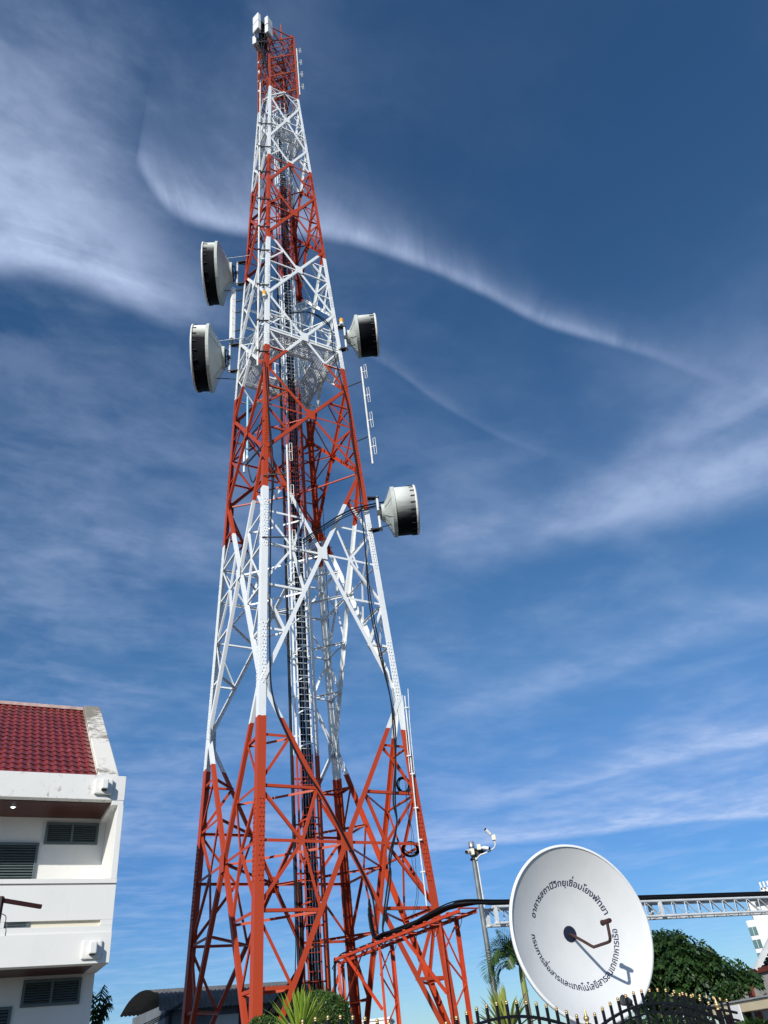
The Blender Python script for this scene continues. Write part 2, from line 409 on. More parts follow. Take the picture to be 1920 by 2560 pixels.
def fnorm(a, b):                                               # inward normal of the face
    d = hdir(a, b); n = V((d.y, -d.x, 0)); c = (leg(a, 20) + leg(b, 20)) / 2
    n = n if (TC - c).dot(n) > 0 else -n
    t = (leg(a, 60) + leg(b, 60)) / 2 - (leg(a, 2) + leg(b, 2)) / 2
    t.normalize(); return (n - t * t.dot(n)).normalized()

tower = thing('lattice_tower', 'tall red and white banded steel lattice tower with four legs', 'tower', (TC.x, TC.y, GZ))
def legsize(z): return 0.27 - 0.145 * (z - 1.5) / 63
SPL = [7.2, 13.0, 18.4, 23.6, 28.3, 34.0, 39.5, 45.0, 50.5]
for k in 'FRBL':
    m = MB(); n1, n2 = NEXT[k]; e1, e2 = hdir(k, n1), hdir(k, n2)
    zs = [a for a, _ in WZ]
    for a, b in zip(zs, zs[1:]):
        s_ = legsize((a + b) / 2); m.angle(leg(k, a), leg(k, b), e1, e2, s_, s_, 0.028)
    for zc in SPL:                                              # bolted splices
        s_ = legsize(zc); L = 1.15 if zc < 30 else 0.8; rows = 9
        for i in range(rows * 2):
            z = zc - L + 2 * L * (i + 0.5) / (rows * 2)
            if abs(z - zc) < 0.05: continue
            p = leg(k, z)
            for e, o in ((e1, -e2), (e2, -e1)):
                on = (o - e * e.dot(o)).normalized()
                for fr in ((0.34, 0.72) if i % 2 else (0.5, 0.86)):
                    m.box(p + e * (s_ * fr) + on * 0.010, e * 0.017, on * 0.014, V((0, 0, 0.017)))
    p = leg(k, 1.55)
    m.build('leg', PAINT, tower)
    f = MB(); f.box((p.x, p.y, GZ + 0.10), (0.45, 0, 0), (0, 0.45, 0), (0, 0, 0.10)); f.box((p.x, p.y, GZ + 0.23), (0.22, 0, 0), (0, 0.22, 0), (0, 0, 0.03))
    f.build('footing', mat('footing concrete', (0.4, 0.39, 0.36), 0.9), tower)

struts = []                                                    # (importance, MB)
def seg(a, b, n_in, size, off, t=0.012, flip=False):
    """angle member in a face; its flat flange lies in the face, the other one stands inward"""
    d = (b - a).normalized(); s = d.cross(n_in).normalized()
    if s.z < 0: s = -s
    if flip: s = -s
    m = MB(); o = n_in * off - s * (size / 2)
    m.angle(a + o, b + o, s, n_in, size, size * 0.85, t)
    return m
camdist = lambda p: (p - EYE).length
plates = []
for f in FACES:
    A, B = f; ni = fnorm(A, B); h = hdir(A, B)
    for i in range(len(LEV) - 1):
        z0, z1 = LEV[i], LEV[i + 1]; w0, w1 = half(z0), half(z1); t = w0 / (w0 + w1); zc = z0 + (z1 - z0) * t
        ins = 0.10
        a0, a1, b0, b1 = leg(A, z0) + h * ins, leg(A, z1) + h * ins, leg(B, z0) - h * ins, leg(B, z1) - h * ins
        ds = 0.15 if i < 2 else (0.135 if i < 8 else 0.085)
        seg(a0, b1, ni, ds, -0.012, 0.014).build('diagonal_brace', PAINT, tower)
        seg(b0, a1, ni, ds, 0.034, 0.014, True).build('diagonal_brace', PAINT, tower)
        c = a0 + (b1 - a0) * t
        c2 = b0 + (a1 - b0) * t; c = (c + c2) / 2
        # gusset at the crossing
        g_ = 0.26 if i < 8 else 0.13
        pm = MB(); pm.box(c - ni * 0.02, h * g_ * 0.75, V((0, 0, g_)), ni * 0.006); plates.append((camdist(c), pm))
        for zz, kk, sg in ((z0, A, 1), (z1, A, 1), (z0, B, -1), (z1, B, -1)):
            pm = MB(); plates.append((camdist(leg(kk, zz)), pm)); pm.box(leg(kk, zz) + h * sg * 0.22 + ni * 0.034, h * 0.13, V((0, 0, 0.34 if i < 2 else 0.22)), ni * 0.006)
        ss = 0.085 if i < 2 else (0.075 if i < 8 else 0.05)
        for K, sg, n0, n1 in ((A, 1, a0, a1), (B, -1, b0, b1)):
            lc = leg(K, zc) + h * sg * 0.06
            M_ = (lc + c) / 2
            st = [(c, lc)]
            for nd in ((n1, n0)):
                up = nd is n1
                if i < 2:
                    q1, q2 = nd + (c - nd) * 0.36, nd + (c - nd) * 0.68
                    l1, l2 = leg(K, q1.z) + h * sg * 0.06, leg(K, q2.z) + h * sg * 0.06
                    st += [(q1, l1), (q2, l2), (q1, l2), (l2, M_), (q2, M_)]
                elif i < 8:
                    q1 = nd + (c - nd) * 0.5
                    l1 = leg(K, q1.z) + h * sg * 0.06
                    st += [(q1, l1), (q1, lc)]
                else:
                    q1 = nd + (c - nd) * 0.5
                    st += [(q1, leg(K, q1.z)), (q1, lc)]
            for p, q in st:
                m = seg(p, q, ni, ss, 0.06, 0.009, random.random() < 0.5)
                L = (p - q).length
                struts.append((L * ss / camdist((p + q) / 2) ** 2 * (1 if f in FACES[:2] else 0.75), m))
plates.sort(key=lambda q: q[0]); pieces('gusset_plate', [q for _, q in plates], PAINT, tower)
# plan bracing tying neighbouring faces together across each corner
for k in 'FRBL':
    n1, n2 = NEXT[k]
    for i in range(len(LEV) - 1):
        z0, z1 = LEV[i], LEV[i + 1]; w0, w1 = half(z0), half(z1); t = w0 / (w0 + w1); zc = z0 + (z1 - z0) * t
        fr = ((z0, 0.36), (z0, 0.68), (z1, 0.68), (z1, 0.36), (zc, 1.0)) if i < 2 else (((zc, 1.0), (z1, 0.5)) if i < 8 else ((zc, 1.0), (z0, 0.5), (z1, 0.5)))
        for zn, q in fr:
            ends = []
            for nb in (n1, n2):
                hh = hdir(k, nb); nd = leg(k, zn) + hh * 0.1
                cc = (leg(k, zc) + leg(nb, zc)) / 2
                ends.append((nd + (cc - nd) * q if zn != zc else cc) + fnorm(k, nb) * 0.12)
            sz = 0.07 if i < 2 else 0.055
            m = MB(); d = (ends[1] - ends[0]).normalized()
            m.angle(ends[0], ends[1], V((0, 0, -1)), d.cross(V((0, 0, 1))), sz, sz, 0.009)
            struts.append(((ends[0] - ends[1]).length * sz / camdist(ends[0]) ** 2, m))
# ring of horizontals at the top and at two levels
for z, sz in ((65.3, 0.08), (55.7, 0.07), (30.0, 0.09)):
    for A, B in FACES:
        ni = fnorm(A, B); m = seg(leg(A, z), leg(B, z), ni, sz, 0.05, 0.01)
        struts.append((1e-4, m))
struts.sort(key=lambda s: -s[0])
for _, m in struts[:100]: m.build('strut', PAINT, tower)
rest = MB()
for _, m in struts[100:]: rest.add(m.v, m.f)
tag(rest.build('small_struts', PAINT, tower), kind='stuff')

# central ladder with safety cage and the two painted tray posts
LC = V((-3.72, 26.34, 0)); LN = V((math.sin(R(158)), math.cos(R(158)), 0))   # climbing side
LW = V((-LN.y, LN.x, 0))
if LW.x < 0: LW = -LW
ladder = MB(); ZT = 60.0; ZB = GZ
for s_ in (-1, 1): ladder.bar(LC + LW * 0.21 * s_ + V((0, 0, ZB)), LC + LW * 0.21 * s_ + V((0, 0, ZT)), 0.035, 0.06, LN)
lad = ladder.build('ladder', PAINT, tower)
rgs = []; z = ZB + 0.2
while z < ZT:
    m = MB(); m.tube([LC - LW * 0.2 + V((0, 0, z)), LC + LW * 0.2 + V((0, 0, z))], 0.011, 5, False); rgs.append(m); z += 0.25
pieces('rung', rgs, PAINT, lad)
z = 3.6
while z < ZT:
    cg = MB()
    pts = [LC + LW * (0.36 * math.cos(a)) + LN * (0.72 * max(0.0, math.sin(a)) if 0 <= a <= PI else 0) + V((0, 0, z)) for a in [PI * j / 12 for j in range(13)]]
    for p, q in zip(pts, pts[1:]): cg.bar(p, q, 0.006, 0.05, V((0, 0, 1)))
    cg.build('cage_hoop', PAINT, lad); z += 1.22
for a in (0.35 * PI, 0.62 * PI, 0.15 * PI):
    cg = MB()
    o = LC + LW * (0.36 * math.cos(a)) + LN * (0.72 * math.sin(a))
    cg.bar(o + V((0, 0, 3.6)), o + V((0, 0, ZT)), 0.03, 0.006, LN)
    cg.build('cage_strip', PAINT, lad)
for off, wd in ((0.42, 0.15), (-0.30, 0.06), (-0.44, 0.05)):
    m = MB(); o = LC + LW * off - LN * 0.16
    m.bar(o + V((0, 0, GZ)), o + V((0, 0, 62)), wd, 0.08, LN)
    m.build('tray_post', PAINT, tower)
z = 2.5
while z < 60:
    m = MB(); m.bar(LC - LW * 0.46 - LN * 0.18 + V((0, 0, z)), LC + LW * 0.46 - LN * 0.18 + V((0, 0, z)), 0.04, 0.05)
    m.build('tray_crossbar', PAINT, tower); z += 1.5
for zz in (22.2, 32.5, 43.3, 54.3):
    m = MB()
    for k in 'FRBL':
        p = leg(k, zz); q = LC + V((0, 0, zz)) + (p - TC).normalized() * 0.3; q.z = zz
        m.bar(p, q, 0.05, 0.06)
    m.build('ladder_stay', PAINT, tower)
cb = MB()
for i in range(9):
    o = LC + LW * (-0.17 + 0.045 * i) - LN * (0.10 if i % 2 else 0.14)
    cb.tube([o + V((0, 0, z)) for z in (1.5, 15, 30, 45, 56 - i)], 0.026, 6)
for i in range(3):
    o = LC + LW * (-0.47 - 0.035 * i) - LN * 0.10
    cb.tube([o + V((0.3 - 0.2 * i, -0.6, GZ + 0.4)), o + V((0.0, 0, 5)), o + V((0, 0, 15)), o + V((0, 0, 30)), o + V((0, 0, 44 - 3 * i))], 0.016, 6)
tag(cb.build('cable_bundle', BLACK), 'thick bundle of black feeder cables running up inside the tower beside its ladder', 'cables')

# ring platform with mesh deck and handrails
def deck(z, wd, rail=1.1, faces=FACES):
    d = MB(); r_ = MB()
    for A, B in faces:
        pa, pb = leg(A, z), leg(B, z); h = (pb - pa).normalized(); L = (pb - pa).length; ni = fnorm(A, B); ni = V((ni.x, ni.y, 0)).normalized()
        n = int(L / 0.07)
        for i in range(n):
            t = (i + 0.5) / n; lim = min(wd, min(t, 1 - t) * L)
            if lim < 0.05: continue
            d.bar(pa + h * (L * t) + ni * 0.08, pa + h * (L * t) + ni * lim, 0.022, 0.03)
        k = 0.1
        while k < wd:
            d.bar(pa + h * k + ni * k, pb - h * k + ni * k, 0.02, 0.02); k += 0.11
        for e in (0.06, wd):
            r_.bar(pa + h * e + ni * e - V((0, 0, 0.06)), pb - h * e + ni * e - V((0, 0, 0.06)), 0.07, 0.1)
            if rail:
                for zz in (0.5, rail): r_.bar(pa + h * e + ni * e + V((0, 0, zz)), pb - h * e + ni * e + V((0, 0, zz)), 0.035, 0.045)
                m = max(2, int(L / 1.1))
                for j in range(1, m): r_.bar(pa + h * e + h * ((L - 2 * e) * j / m) + ni * e, pa + h * e + h * ((L - 2 * e) * j / m) + ni * e + V((0, 0, rail)), 0.05, 0.05, h)
    o = d.build('platform_deck', GREYW, tower); r_.build('handrail', mat('white handrail paint', WHITE, 0.5), o)
deck(29.85, 1.05)
deck(50.6, 0.75, 0)
m = MB(); pb_ = leg('B', 20.9)
for i in range(16): m.bar(pb_ + V((-0.55 + 0.07 * i, -0.9, 0)), pb_ + V((-0.55 + 0.07 * i, 0.1, 0)), 0.03, 0.03)
for y_ in (-0.9, -0.4, 0.1): m.bar(pb_ + V((-0.6, y_, -0.03)), pb_ + V((0.6, y_, -0.03)), 0.05, 0.06)
m.build('rest_platform', GREYW, tower)
# top mast and inner red column
m = MB(); top = TC + V((0.46, 0.1, 0)); m.tube([top + V((0, 0, 58)), top + V((0, 0, 66.2)), top + V((0, 0, 68.6))], [0.06, 0.055, 0.05], 8)
m.lathe([(0.05, 0), (0.075, 0.05), (0.075, 0.22), (0.02, 0.3), (0.012, 0.75), (0.0, 0.8)], top + V((0, 0, 68.5)), (0, 0, 1), 10)
m.build('mast', PAINT, tower)
for z_ in (58.6, 61.2, 65.25):
    m = MB()
    for k in 'FRBL': m.bar(leg(k, z_), top + V((0, 0, z_)), 0.05, 0.06)
    for k, q in (('F', 'B'), ('L', 'R')): m.bar(leg(k, z_ - 1.2), leg(q, z_ - 1.2), 0.05, 0.05)
    m.build('top_stay', PAINT, tower)

# ------------------------------------------------------------------ microwave drums
def drum(k, z, azd, rad, h1, h2, label, group, wall):
    ax = V((math.sin(R(azd)), math.cos(R(azd)), 0)); base = leg(k, z)
    t = thing('microwave_drum', label, 'antenna', base, PI / 2 - R(azd), group, world=False)   # local x runs along the boresight
    X = V((1, 0, 0)); L = h2 - h1
    m = MB(); n = 56
    m.lathe([(rad * 0.985, h1), (rad * 0.985, h2 - 0.04), (rad * 0.93, h2 - 0.04), (rad * 0.93, h1)], (0, 0, 0), X, n)
    m.build('shroud', DRUMM[wall], t)
    m = MB(); m.lathe([(rad * 0.985, h1 - 0.05), (rad * 1.03, h1 - 0.05), (rad * 1.03, h1 + 0.10), (rad * 0.985, h1 + 0.10)], (0, 0, 0), X, n, False); m.build('rear_flange', CONEM, t)
    m = MB(); c0 = h1 - 0.36 * rad
    m.lathe([(0.32 * rad, c0), (0.6 * rad, h1 - 0.20 * rad), (rad * 1.0, h1 - 0.04)], (0, 0, 0), X, n); 
    for i in range(8):
        a = 2 * PI * i / 8
        m.bar(V((c0, 0.33 * rad * math.cos(a), 0.33 * rad * math.sin(a))), V((h1 - 0.05, rad * 0.99 * math.cos(a), rad * 0.99 * math.sin(a))), 0.025, 0.012, X)
    m.build('reflector_back', CONEM, t)
    m = MB(); m.lathe([(rad * 0.985, h2 - 0.03), (rad * 1.02, h2 - 0.02), (rad * 1.02, h2 + 0.05), (rad * 0.9, h2 + 0.09), (0.01, h2 + 0.12)], (0, 0, 0), X, n); m.build('radome', RADOM, t)
    nh = 22                                            # hooks that tension the radome cloth
    for i in range(nh):
        a = 2 * PI * i / nh; e = V((0, math.cos(a), math.sin(a))); m = MB()
        m.bar(V((h2 - 0.02, 0, 0)) + e * rad * 1.005, V((h2 - 0.02 - 0.16 - 0.08 * random.random(), 0, 0)) + e * rad * 1.0, 0.035, 0.03, e)
        m.build('tension_hook', DARKS, t)
    m = MB(); m.lathe([(0.30 * rad, c0 - 0.10), (0.36 * rad, c0 - 0.10), (0.36 * rad, c0 + 0.06), (0.30 * rad, c0 + 0.06)], (0, 0, 0), X, 32, False)
    m.lathe([(0.30 * rad, c0 - 0.02), (0.02, c0 - 0.02)], (0, 0, 0), X, 32); m.build('hub_ring', CONEM, t)
    m = MB(); pz = 0.62 * rad if rad > 1.3 else 0.85 * rad; px_ = 0.52 if rad < 1.3 else 0.42
    px_ = min(px_, c0 - 0.1 - 0.12)
    m.tube([(px_, 0, -pz), (px_, 0, pz)], 0.055, 12); m.build('mount_pipe', GREYW, t)
    for s_ in (-1, 1):
        m = MB(); zz = pz * 0.93 * s_
        m.prism([(-0.02, -0.14), (px_ + 0.08, -0.06), (px_ + 0.08, 0.06), (-0.02, 0.14)], V((0, 0, zz - 0.03)), V((0, 0, zz + 0.03)), X, V((0, 1, 0)))
        m.prism([(0, 0), (px_, 0), (0, -0.16)], V((0, -0.012, zz)), V((0, 0.012, zz)), X, V((0, 0, 1)))
        m.build('mount_bracket', DARKS, t)
    m = MB()
    for s_ in (-1, 1):
        for y_ in (-0.22 * rad, 0.22 * rad):
            m.tube([(px_, 0, 0.30 * rad * s_), (c0 - 0.02, y_, 0.18 * rad * s_)], 0.02, 6)
            m.tube([(px_, 0, 0.1 * rad * s_), (c0 - 0.02, y_, 0.26 * rad * s_)], 0.018, 6)
    m.box((px_ + 0.03, 0, 0), (0.09, 0, 0), (0, 0.08, 0), (0, 0, 0.12)); m.build('pan_frame', DARKS, t)
    m = MB(); m.tube([(h1 - 0.1, 0.3, 0.55 * rad), (-0.4, 0.45, 0.60 * rad)], 0.018, 6); m.build('upper_stay', GALV, t)
    m = MB(); m.tube([(h1 - 0.1, -0.2, -0.72 * rad), (-0.1, -0.1, -0.86 * rad)], 0.022, 6); m.build('lower_stay', DARKS, t)
    return t
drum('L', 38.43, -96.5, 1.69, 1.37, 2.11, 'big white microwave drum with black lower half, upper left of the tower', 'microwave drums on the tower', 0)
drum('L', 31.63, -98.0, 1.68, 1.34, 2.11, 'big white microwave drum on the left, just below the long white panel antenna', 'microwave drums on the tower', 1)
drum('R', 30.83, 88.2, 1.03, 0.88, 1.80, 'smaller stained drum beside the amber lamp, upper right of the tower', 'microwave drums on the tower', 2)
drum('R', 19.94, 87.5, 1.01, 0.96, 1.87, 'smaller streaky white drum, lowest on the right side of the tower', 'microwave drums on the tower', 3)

# ------------------------------------------------------------------ antennas on the tower
def facepoint(x, y, A, B, off=0.0):
    ni = fnorm(A, B); return onplane(x, y, leg(A, 20) - ni * off, ni)
def pole_on_leg(k, x, y, out):
    """point seen at photo pixel x,y standing 'out' metres outside the leg (towards the leg's outer corner)"""
    d = (leg(k, 20) - TC); d.z = 0; d.normalize(); n = V((0, 1, 0))
    z = 30.0
    for _ in range(12):
        p = onplane(x, y, leg(k, z) + d * out, n); z = p.z
    return p
# long white panel antenna
p0 = pole_on_leg('L', 580, 850, 0.4); p1 = pole_on_leg('L', 583, 722, 0.4); cx_ = (p0.x + p1.x) / 2; cy_ = (p0.y + p1.y) / 2
t = thing('panel_antenna', 'long narrow white panel antenna between the two big left drums', 'antenna', (cx_, cy_, p0.z))
m = MB(); z0, z1 = p0.z, p1.z; c = V((cx_, cy_, 0)); ax = V((-0.75, -0.66, 0)); ay = V((0.66, -0.75, 0))
m.prism([(-0.10, -0.13), (0.10, -0.13), (0.13, -0.05), (0.13, 0.05), (0.10, 0.13), (-0.10, 0.13)], c + V((0, 0, z0)), c + V((0, 0, z1)), ax, ay); m.build('radome', WHITEP, t)
m = MB()
for i in range(1, 8): m.box(c + V((0, 0, z0 + (z1 - z0) * i / 8)) - ax * 0.0, ax * 0.105, ay * 0.134, V((0, 0, 0.012)))
m.build('seam_bands', GALV, t)
m = MB()
for f_ in (0.15, 0.5, 0.72, 0.95):
    z = z0 + (z1 - z0) * f_; m.bar(c + V((0, 0, z)), leg('L', z), 0.05, 0.05)
m.tube([c + V((0.0, 0, z0 - 0.3)), c + V((0, 0, z0))], 0.06, 8)
m.build('clamps', DARKS, t)
m = MB(); m.tube(smooth_path([c + V((0.1, 0, z0 + 0.1)), c + V((0.7, 0.3, z0 - 0.5)), c + V((1.4, 0.4, z0 - 0.45)), leg('F', z0) + V((-0.7, 0.9, 0))]), 0.02, 6); m.build('feed_cable', BLACK, t)

def dipole_array(base, topz, label, n, side, arm_to, group=None, dl=0.55, gap=0.22):
    t = thing('dipole_antenna', label, 'antenna', base, 0, group)
    m = MB(); m.tube([base, V((base.x, base.y, topz))], 0.045, 8); m.build('pole', PIPE, t)
    H = topz - base.z; sd = V(side).normalized()
    for i in range(n):
        z = base.z + H * (0.16 + 0.78 * i / max(1, n - 1)); m = MB(); o = V((base.x, base.y, z)) + sd * gap
        m.bar(V((base.x, base.y, z)), o + sd * 0.1, 0.03, 0.03)
        for q in (0.0, 0.10):
            m.tube([o + sd * q - V((0, 0, dl)), o + sd * q + V((0, 0, dl))], 0.013, 6)
        for e in (-1, 1): m.bar(o + V((0, 0, dl * e)), o + sd * 0.10 + V((0, 0, dl * e)), 0.016, 0.016)
        m.build('folded_dipole', PIPE, t)
    for z, k in arm_to: m = MB(); m.bar(V((base.x, base.y, z)), leg(k, z), 0.04, 0.04); m.build('standoff_arm', DARKS, t)
    return t
pb0 = pole_on_leg('R', 932, 1160, 1.1); pt0 = pole_on_leg('R', 906, 918, 1.1)
pt0 = V((pb0.x, pb0.y, 0)); zt = 29.6
for _ in range(1):
    # height of the pole top from its own picture row
    lo, hi = pb0.z, pb0.z + 15
    for _i in range(40):
        md = (lo + hi) / 2; q = ROT.transposed() @ (V((pb0.x, pb0.y, md)) - EYE); yy = 1280 - FPX * q.y / -q.z
        if yy > 918: lo = md
        else: hi = md
    zt = lo
def height_at(p, row):
    lo, hi = p.z - 5, p.z + 40
    for _i in range(50):
        md = (lo + hi) / 2; q = ROT.transposed() @ (V((p.x, p.y, md)) - EYE); yy = 1280 - FPX * q.y / -q.z
        if yy > row: lo = md
        else: hi = md
    return lo
dipole_array(pb0, zt, 'slim white dipole array pole standing off the right leg between the two right drums', 4, (0.95, -0.3, 0),
             ((pb0.z + (zt - pb0.z) * 0.85, 'R'), (pb0.z + (zt - pb0.z) * 0.27, 'R')), dl=0.45, gap=0.14)
pf = facepoint(727, 1400, 'F', 'R', 0.35)
dipole_array(pf, height_at(pf, 1113), 'white dipole array pole in front of the ladder on the right face of the tower', 3, (0.9, 0.3, 0), ((pf.z + 4.0, 'F'), (pf.z + 1.0, 'F')), dl=0.45, gap=0.10)
pr = pole_on_leg('R', 750, 238, 0.12)
dipole_array(pr, height_at(pr, 122), 'small white dipole array at the upper right edge of the top red section', 4, (1, -0.1, 0), ((pr.z + 1, 'R'), (pr.z + 5, 'R')), dl=0.38, gap=0.2)
# cones array at the upper left edge
pl = pole_on_leg('L', 649, 245, -0.1); zt = height_at(pl, 150)
t = thing('cone_antenna', 'slim pole of small white cones at the upper left edge of the top red section', 'antenna', pl)
m = MB(); m.tube([pl, V((pl.x, pl.y, zt))], 0.03, 6); m.build('pole', DARKS, t)
for i in range(4):
    z = pl.z + (zt - pl.z) * (0.12 + 0.25 * i); m = MB(); m.lathe([(0.02, 0.75), (0.05, 0.35), (0.13, 0.22), (0.13, 0.16), (0.06, 0.1), (0.05, -0.3), (0.01, -0.32)], (pl.x, pl.y, z), (0, 0, 1), 10); m.build('cone', WHITEP, t)
# pale blue whip antenna
pw = onplane(618, 1180, leg('L', 24) + V((0.6, -0.9, 0)), V((0, 1, 0))); zt = height_at(pw, 992)
t = thing('whip_antenna', 'pale blue fibreglass whip antenna beside the near leg of the tower', 'antenna', pw)
zm = height_at(pw, 1140)
m = MB(); m.tube([V((pw.x, pw.y, zm)), V((pw.x, pw.y, zt))], [0.055, 0.05], 8); m.build('whip', BLUEP, t)
m = MB(); m.tube([V((pw.x, pw.y, pw.z + 0.6)), V((pw.x, pw.y, zm))], 0.06, 8); m.tube([V((pw.x - 0.14, pw.y, pw.z)), V((pw.x - 0.14, pw.y, zm + 0.4))], 0.05, 8); m.build('sleeve', WHITEP, t)
m = MB()
for dz in (0.5, 1.9): m.bar(V((pw.x, pw.y, pw.z + dz)), leg('F', pw.z + dz - 1.6), 0.06, 0.06)
m.tube(smooth_path([V((pw.x, pw.y, pw.z + 0.5)), V((pw.x + 0.3, pw.y - 0.2, pw.z - 0.8)), leg('F', pw.z - 1.8) + V((0, -0.1, 0))]), 0.03, 6)
m.build('bracket', DARKS, t)
# long white riser pipe clipped left of the near leg
ps = onplane(673 - 12, 960, leg('F', 27) + V((0, -0.25, 0)), V((0, 1, 0)))
rz = [ps.z + i * 3.2 for i in range(9)]
def fl(z): p = leg('F', z); return V((p.x - 0.30 - 0.010 * (z - 27), p.y - 0.10, z))
t = thing('riser_pipe', 'thin white pipe clipped along the left of the near leg, upper half of the tower', 'pipe', fl(rz[0]))
m = MB(); m.tube([fl(z) for z in (27.0, 33, 39, 45, 51, 56)], 0.05, 8); m.build('pipe', PIPE, t)
m = MB()
for z in (28, 30.2, 33, 36, 38.2, 41, 44, 47, 50): m.bar(fl(z), leg('F', z) + V((0.16, -0.02, 0)), 0.06, 0.05); m.box(fl(z), (0.08, 0, 0), (0, 0.08, 0), (0, 0, 0.05))
m.build('clips', DARKS, t)
# dark strap clusters round the near leg near the platform and the white collar
# amber obstruction lamps
def amber(p, k, label):
    t = thing('obstruction_lamp', label, 'lamp', p, 0, 'amber obstruction lamps')
    m = MB(); m.lathe([(0.09, 0), (0.11, 0.1), (0.11, 0.24), (0.08, 0.33), (0.01, 0.37)], p, (0, 0, 1), 12); m.build('lens', AMBER, t)
    m = MB(); m.lathe([(0.001, -0.12), (0.10, -0.12), (0.10, 0.0), (0.001, 0.01)], p, (0, 0, 1), 12); m.bar(p - V((0, 0, 0.1)), leg(k, p.z - 0.1), 0.05, 0.05); m.build('base', WHITEP, t)
amber(pole_on_leg('R', 854, 808, 0.28), 'R', 'amber lamp at the right leg beside the upper right drum')
amber(onplane(661, 739, leg('F', 35) + V((-0.1, -0.2, 0)), V((0, 1, 0))), 'F', 'amber lamp on the near leg below the white pipe clips')
# cluster of white panel antennas on the pole above the near leg
pc = leg('F', 64.9); ct = V((pc.x - 0.33, pc.y - 0.35, 0))
t = thing('antenna_mast', 'dark steel pole at the tower top carrying the white panel antennas', 'mast', ct + V((0, 0, 62.5)))
m = MB(); m.tube([ct + V((0, 0, 59.4)), ct + V((0, 0, 64.7))], 0.07, 10); m.build('pole', DARKS, t)
m = MB()
for z in (61.0, 62.4, 64.0): m.box(ct + V((0, 0, z)), (0.26, 0, 0), (0, 0.26, 0), (0, 0, 0.05))
m.bar(ct + V((0, 0, 61.2)), ct + V((0.45, 0.5, 60.6)), 0.06, 0.06); m.bar(ct + V((0, 0, 61.8)), leg('L', 64.6).lerp(leg('F', 64.6), 0.15), 0.05, 0.05)
m.build('mount_frame', DARKS, t)
m = MB()
for i in range(7):
    a = i * 0.9; m.tube(smooth_path([ct + V((0.2 * math.cos(a), 0.2 * math.sin(a), 62.8)), ct + V((0.3 * math.cos(a), 0.3 * math.sin(a), 61.3)), ct + V((0.1 * math.cos(a), 0.1 * math.sin(a), 59.8)), ct + V((0.25, 0.25, 57.0))]), 0.03, 6)
m.build('jumper_cables', BLACK, t)
for azd, zc, lab in ((-142, 64.15, 'white panel antenna facing the camera, upper left of the tower top cluster'), (-142, 62.85, 'white panel antenna facing the camera, lower left of the tower top cluster'),
                     (118, 63.75, 'white panel antenna on the right, upper one of the tower top cluster'), (118, 62.4, 'white panel antenna on the right, lower one of the tower top cluster'),
                     (-70, 61.9, 'white panel antenna turned away at the far left of the tower top cluster')):
    a = V((math.sin(R(azd)), math.cos(R(azd)), 0)); s_ = V((a.y, -a.x, 0)); c = ct + a * 0.55 + V((0, 0, zc))
    q = thing('panel_antenna', lab, 'antenna', c - V((0, 0, 0.9)), 0, 'panel antennas at the tower top')
    m = MB(); m.box(c, s_ * 0.30, a * 0.15, V((0, 0, 0.61))); m.build('radome', WHITEP, q, 0.05)
    m = MB()
    for dz in (-0.5, 0.5): m.bar(c + V((0, 0, dz)), ct + V((0, 0, zc + dz)), 0.08, 0.08)
    for dx in (-0.15, 0, 0.15): m.tube([c + s_ * dx - V((0, 0, 0.61)), c + s_ * dx - V((0, 0, 0.75))], 0.03, 6)
    m.build('clamps', DARKS, q)

# hanging cables, coils and conduits on the right face
def facecable(pix, r_, off=0.12, A='F', B='R', k=6): return smooth_path([facepoint(x, y, A, B, off) for x, y in pix], k)
m = MB()
for dx in (0, 4):
    m.tube(facecable([(662, 905), (668, 985), (680 - dx, 1120), (684 - dx, 1200), (677, 1300), (675, 1450), (674, 1580), (676, 1690), (683, 1745), (698, 1795), (757, 1915), (806, 1990), (866, 2100 + dx), (925, 2225), (938, 2290), (945, 2335)], 0.04), 0.026, 7)
tag(m.build('hanging_cable', BLACK), 'black cable looping down the near leg and along the long red diagonal', 'cable')
m = MB()
for dx in (0, 5):
    m.tube(facecable([(727 + dx, 783), (775, 781), (812, 800 + dx), (828, 825), (832, 870), (846, 930), (868, 1010), (880, 1100), (896, 1200), (907, 1310), (914, 1380), (922 + dx, 1500), (945 + dx, 1620), (975, 1740), (983 + dx, 1820), (989, 1900), (988 - dx, 2000), (992, 2060), (978 - dx, 2140), (972 + dx, 2190), (960 + dx, 2280), (957, 2325), (966 + dx, 2345)], 0.03), 0.025, 7)
tag(m.build('hanging_cable', BLACK), 'black cables arching over the platform then hanging down inside the right leg', 'cable')
m = MB(); m.tube(facecable([(757, 1350), (800, 1320), (850, 1288), (897, 1268), (960, 1255)], 0.03), 0.03, 7)
for dx in (4, 9): m.tube(facecable([(757, 1350 + dx), (800, 1322 + dx), (850, 1290 + dx), (897, 1270 + dx), (950, 1262)], 0.03), 0.02, 7)
tag(m.build('drum_cable', BLACK), 'black cable crossing from the ladder to the lowest right drum', 'cable')
def coil(x, y, rpx, lab, squash):
    c = facepoint(x, y, 'F', 'R', -0.2); e = facepoint(x + rpx, y, 'F', 'R', -0.2); r_ = (e - c).length
    ex = (e - c).normalized(); ez = V((0, -0.5, 0.86)) if squash > 0.6 else V((-0.4, 0.8, 0.45)); m = MB()
    for i in range(7):
        rr = r_ * random.uniform(0.8, 1.05); o = V([random.uniform(-0.04, 0.04) for _ in range(3)])
        m.tube([c + o + ex * rr * math.cos(a) + ez.normalized() * rr * squash * math.sin(a) for a in [2 * PI * j / 28 for j in range(29)]], 0.016, 6)
    tag(m.build('cable_coil', BLACK), lab, 'cable', 'spare cable coils')
